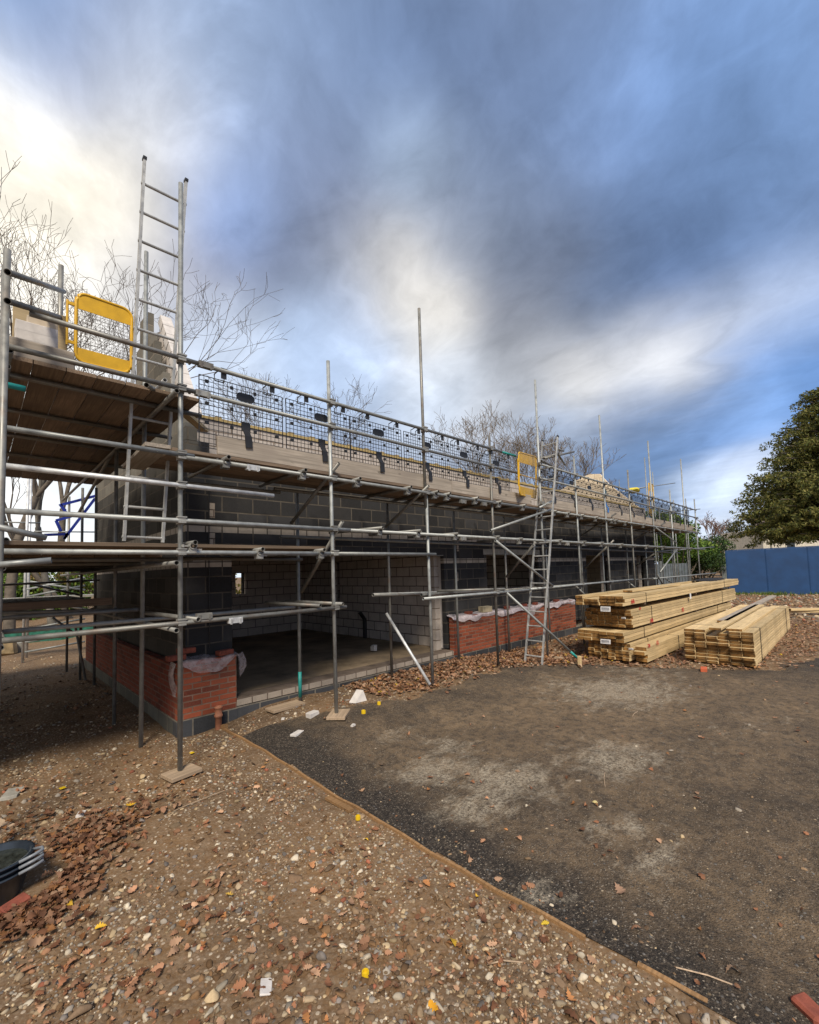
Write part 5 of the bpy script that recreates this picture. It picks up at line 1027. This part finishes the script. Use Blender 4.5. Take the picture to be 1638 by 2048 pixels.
def bare_tree(label, px, dist, h, seed, levels=6, spread=1., lean=(0, 0), rot=0., mats=(bark, twig), src=None, minr=.008, group='bare trees behind the site', **kw):
    p = atd(px, 1110, dist); p[2] = 0; t = thing('bare_tree', label, 'tree', p, group)
    if src is None:
        segs = grow(h, spread, seed, levels, lean=lean, **kw); tr_ = [s for s in segs if s[4] <= 1]; cr = [s for s in segs if s[4] > 1]
        ms = (seg_mesh('trunk', tr_, 8, .02), seg_mesh('crown', cr, 4, minr)); ms[0].materials.append(mats[0]); ms[1].materials.append(mats[1])
    else: ms = src
    for nm, me in zip(('trunk', 'crown'), ms): o = bpy.data.objects.new(nm, me); COL.objects.link(o); o.parent = t; o.scale = (h/kw.get('h0', h),)*3 if False else (1, 1, 1)
    t.rotation_euler = (0, 0, rot); return ms
A_ = bare_tree('thick bare tree with its crown rising at the left edge of the photo', 22, 19, 19.5, 3, 6, .85, minr=.007, dens=.34)
B_ = bare_tree('pale grey bare tree seen through the scaffold beside the blue trestle', 108, 21, 15.5, 11, 6, .55, (.0, .02), mats=(bark2, twig), minr=.007, dens=.34)
bare_tree('leaning bare tree right of the pale grey trunk, left of the gable', 150, 23, 12, 5, 6, .45, (-.35, .2), minr=.007, dens=.34)
C_ = bare_tree('slender bare tree whose top shows behind the yellow gate', 118, 27, 20.5, 21, 6, .42, minr=.008, dens=.34)
bare_tree('bare tree just right of the raked gable top', 352, 30, 15.5, 9, 6, .5, minr=.007, dens=.25)
D_ = bare_tree('bare tree rising over the first mesh guard', 535, 33, 17.4, 14, 6, .62, minr=.009, dens=.3)
bare_tree('bare tree with a few yellow leaves over the second mesh guard', 645, 35, 16.6, 31, 6, .6, minr=.009, dens=.34)
for i, (px, dist, h, sd_, lab) in enumerate([(955, 45, 17.8, 41, 'leftmost of the far bare trees left of the tall middle pole'), (1010, 47, 18.4, 42, 'second of the far bare trees, behind the far yellow gate'), (1060, 46, 17.6, 43, 'far bare tree behind the ladder top'), (1120, 50, 18, 44, 'far bare tree right of the ladder top'), (1185, 48, 15.8, 45, 'rightmost far bare tree leaning out past the far gable')]):
    bare_tree(lab, px, dist, h, sd_, 6, .7, (0, 0), mats=(bark, twig2), minr=.014, up=.6, dens=.42)
bare_tree('small reddish bare tree above the laurel hedge end', 1440, 62, 8.8, 51, 5, .9, mats=(bark, twigr), minr=.025); bare_tree('pale bare tree at the left of the yew', 1500, 70, 9.0, 52, 5, 1., mats=(bark2, bark2), minr=.03)
bare_tree('bare tree at the far left behind the tower', 30, 30, 25, 61, 6, .7, minr=.009, dens=.34)
def leafcloud(name, centers, radii, n, size, cols_, asp=.5, droop=0., flat=.8, seed=1, outward=0.):
    rg = np.random.default_rng(seed); C = np.asarray(centers, float); Rr = np.asarray(radii, float); k = rg.choice(len(C), n, p=Rr**2/np.sum(Rr**2))
    v = rg.normal(size=(n, 3)); v /= np.linalg.norm(v, axis=1)[:, None]; rad = rg.uniform(.45, 1.08, n)**.6; P = C[k]+v*(Rr[k]*rad)[:, None]*[1, 1, flat]
    d = rg.normal(size=(n, 3)); d = d+v*outward; d[:, 2] -= droop; d /= np.linalg.norm(d, axis=1)[:, None]; u = rg.normal(size=(n, 3)); s = np.cross(d, u); s /= np.linalg.norm(s, axis=1)[:, None]; S = (size*rg.uniform(.6, 1.3, n))[:, None]
    V = np.stack([P-d*S*.5, P+s*S*asp*.5, P+d*S*.5, P-s*S*asp*.5], 1); cc = np.asarray(cols_)[rg.integers(0, len(cols_), n)]*rg.uniform(.65, 1.3, (n, 1))
    return fastmesh(name, V.reshape(-1, 3), np.arange(n*4).reshape(-1, 4), 4, cc)
folm = m_vcol('foliage', .65, .25, .22)
def shrub(name, label, cat, base, blobs, n, size, cols_, seed, stem=True, mat=None, **kw):
    t = thing(name, label, cat, base); cs = [np.array(b[:3]) for b in blobs]; me = leafcloud('crown', cs, [b[3] for b in blobs], n, size, cols_, seed=seed, **kw); link('crown', me, mat or folm, t, base)
    sg = []
    for c in cs[:14]: sg += [(Vector((0, 0, -.1)), Vector((c*[.6, .6, .55]).tolist()), .06, .04, 0), (Vector((c*[.6, .6, .55]).tolist()), Vector(c.tolist()), .04, .015, 1)]
    link('trunk', seg_mesh('trunk', sg, 6), bark, t, base); return t
LAU = [(.10, .18, .025), (.15, .24, .035), (.05, .10, .02), (.20, .28, .05), (.07, .14, .03)]
def blobs(w, dpt, h, n, seed, r=(.5, .9)):
    rg = random.Random(seed); return [(rg.uniform(-w, w), rg.uniform(-dpt, dpt), rg.uniform(.25, 1)*h*(1-.25*abs(i/n-.5)), rg.uniform(*r)) for i in range(n)]
p = atd(1352, 1110, 30.5); p[2] = 0; shrub('laurel_shrub', 'glossy green laurel behind the far end of the scaffold', 'shrub', p, blobs(2.6, 1.3, 5.2, 26, 1, (.6, 1.0)), 11000, .20, LAU, 1)
p = atd(1402, 1110, 31.5); p[2] = 0; shrub('evergreen_shrub', 'dark evergreen shrub between the laurel and the blue hoarding', 'shrub', p, blobs(1.8, 1.3, 3.7, 20, 2, (.6, 1.0)), 9000, .16, [(.03, .06, .025), (.05, .085, .03), (.06, .11, .02)], 2)
p = atd(1312, 1110, 34); p[2] = 0; shrub('broadleaf_tree', 'yellow green tree top showing above the far mesh guards', 'tree', p, blobs(2.4, 1.5, 5.6, 26, 3, (.6, 1.0)), 9000, .24, [(.16, .20, .03), (.20, .22, .05), (.08, .13, .03)], 3)
for i, (px, dist, w, h, cc, lab) in enumerate([(1470, 75, 3.5, 4.8, [(.30, .14, .05), (.26, .15, .07), (.2, .13, .06)], 'orange brown autumn shrub beyond the fence corner'), (1505, 85, 4.5, 6.0, [(.25, .19, .08), (.30, .24, .1), (.18, .15, .07)], 'straw coloured shrub left of the cream house'), (1445, 90, 5, 6.0, [(.12, .13, .05), (.2, .13, .08), (.1, .1, .04)], 'mixed olive shrub in the distance above the hoarding corner'), (1590, 60, 6, 3.2, [(.10, .15, .03), (.15, .2, .05)], 'low green shrub in front of the cream house')]):
    p = atd(px, 1110, dist); p[2] = 0; shrub('autumn_shrub', lab, 'shrub', p, blobs(w, 2.5, h, 26, 10+i, (.8, 1.5)), 5000, .4, cc, 20+i, asp=.4)
for i, (px, dist, w, h, lab) in enumerate([(72, 25, 2.0, 2.6, 'dark green laurel behind the pale tower on the left'), (5, 24, 1.5, 2.6, 'green bush behind the thick trunk at the left edge'), (150, 27, 2.2, 3.0, 'yellowing bush left of the gable brickwork')]):
    p = atd(px, 1150, dist); p[2] = 0; shrub('laurel_shrub', lab, 'shrub', p, blobs(w, 1.2, h, 18, 30+i, (.5, .9)), 6000, .2, LAU if i < 2 else [(.3, .24, .06), (.16, .17, .05), (.24, .15, .06)], 30+i)
for i, (px, dist, w, h, lab) in enumerate([(470, 30, 5.5, 3.6, 'yellow green hedge seen through the small rear window'), (680, 32, 5, 3.6, 'yellow green hedge seen through the slit opening'), (985, 34, 5, 3.6, 'yellow green hedge seen through the wide window')]):
    p = atd(px, 1150, dist); p[2] = 0; shrub('hedge', lab, 'hedge', p, blobs(w, 1.2, h, 24, 40+i, (.8, 1.2)), 5000, .3, [(.3, .28, .05), (.2, .22, .04), (.34, .26, .08)], 40+i)
# the big yew: layered drooping boughs
yb_ = atd(1668, 1110, 40); yb_[2] = 0; yt = thing('yew_tree', 'huge dark green conifer with drooping boughs rising behind the blue hoarding', 'tree', yb_)
rg = random.Random(5); cs, rs, sg = [], [], []
rightv = np.array([CXA[0], CXA[1], 0]); prof = [(3.6, 5.0), (4.6, 7.3), (6.0, 7.2), (8.0, 6.6), (10., 5.4), (12.0, 4.2), (14.2, 3.0), (16.6, 1.2)]
for z, rr in [(z, float(np.interp(z, [a for a, _ in prof], [b_ for _, b_ in prof]))) for z in np.arange(3.9, 17.0, .62)]:
    nb = max(5, int(rr*3.6)); a0 = rg.uniform(0, 6)
    for k in range(nb):
        a = a0+k*6.283/nb+rg.gauss(0, .15); L_n = rr*rg.uniform(.62, 1.12); dv_ = np.array([math.cos(a), math.sin(a), 0])
        sg.append((Vector((0, 0, z+.2)), Vector((dv_*L_n*.9+[0, 0, z+.5-.05*L_n]).tolist()), .09, .03, 1))
        m_n = max(3, int(L_n/.75))
        for j in range(m_n):
            u = (j+1.1)/m_n
            if u < .35: continue
            c = dv_*L_n*u+[rg.gauss(0, .22), rg.gauss(0, .22), z+.35*math.sin(u*3)-.25*u+rg.gauss(0, .12)]; cs.append(c); rs.append(.46+.36*(1-u)+rg.uniform(0, .16))
            if rg.random() < .45: cs.append(c+np.array([rg.gauss(0, .3), rg.gauss(0, .3), -.35])); rs.append(.34)
sg.append((Vector((0, 0, 0)), Vector((0, 0, 16.2)), .5, .1, 0))
link('crown', leafcloud('crown', cs, rs, 120000, .30, [(.13, .14, .034), (.09, .11, .028), (.18, .175, .045), (.05, .065, .025), (.21, .19, .06)], asp=.34, droop=.35, flat=.42, seed=9, outward=1.3), folm, yt, yb_)
link('trunk', seg_mesh('trunk', sg, 6, .02), bark, yt, yb_)
# weeds and grass at the foot of the hoarding
n = 5200; t_ = RNG.uniform(-.2, 16, n); off_ = RNG.normal(-.5, .45, n); base = ha[None]+d[None]*t_[:, None]+np.array([[-CF[0], -CF[1]]])/np.hypot(CF[0], CF[1])*np.abs(off_)[:, None]
keep = np.sin(t_*1.7)+np.sin(t_*.7+1)+RNG.normal(0, .5, n) > -.1; base = base[keep]; n = len(base); hh_ = RNG.uniform(.06, .26, n); aa = RNG.uniform(0, 6.28, n); lean_ = RNG.normal(0, .08, (n, 2)); V = np.zeros((n, 3, 3)); w_ = .02
V[:, 0, :2] = base-np.stack([np.cos(aa), np.sin(aa)], -1)*w_; V[:, 1, :2] = base+np.stack([np.cos(aa), np.sin(aa)], -1)*w_; V[:, 2, :2] = base+lean_; V[:, 2, 2] = hh_; V[:, :, 2] += 0
tag(link('grass', fastmesh('grass', V.reshape(-1, 3), np.arange(n*3).reshape(-1, 3), 3, np.array([(.12, .17, .03)])*RNG.uniform(.5, 1.4, (n, 1))), folm), 'strip of weeds and grass along the foot of the blue hoarding', 'grass', None, 'stuff')
P = np.concatenate([box_pts(2500, 19, 33, -3, 6)]); S = RNG.uniform(.02, .09, len(P)); C = cols(len(P), 1.); C[RNG.uniform(0, 1, len(P)) < .10] = (.34, .13, .08)
scatter_stones('hardcore', P, S, C, 'broken brick and stone hardcore on the ground before the blue hoarding', 'hardcore', stonem)
print('tubes', len(TUBES), 'couplers', NTUBE['coupler'], 'objects', len(bpy.data.objects))
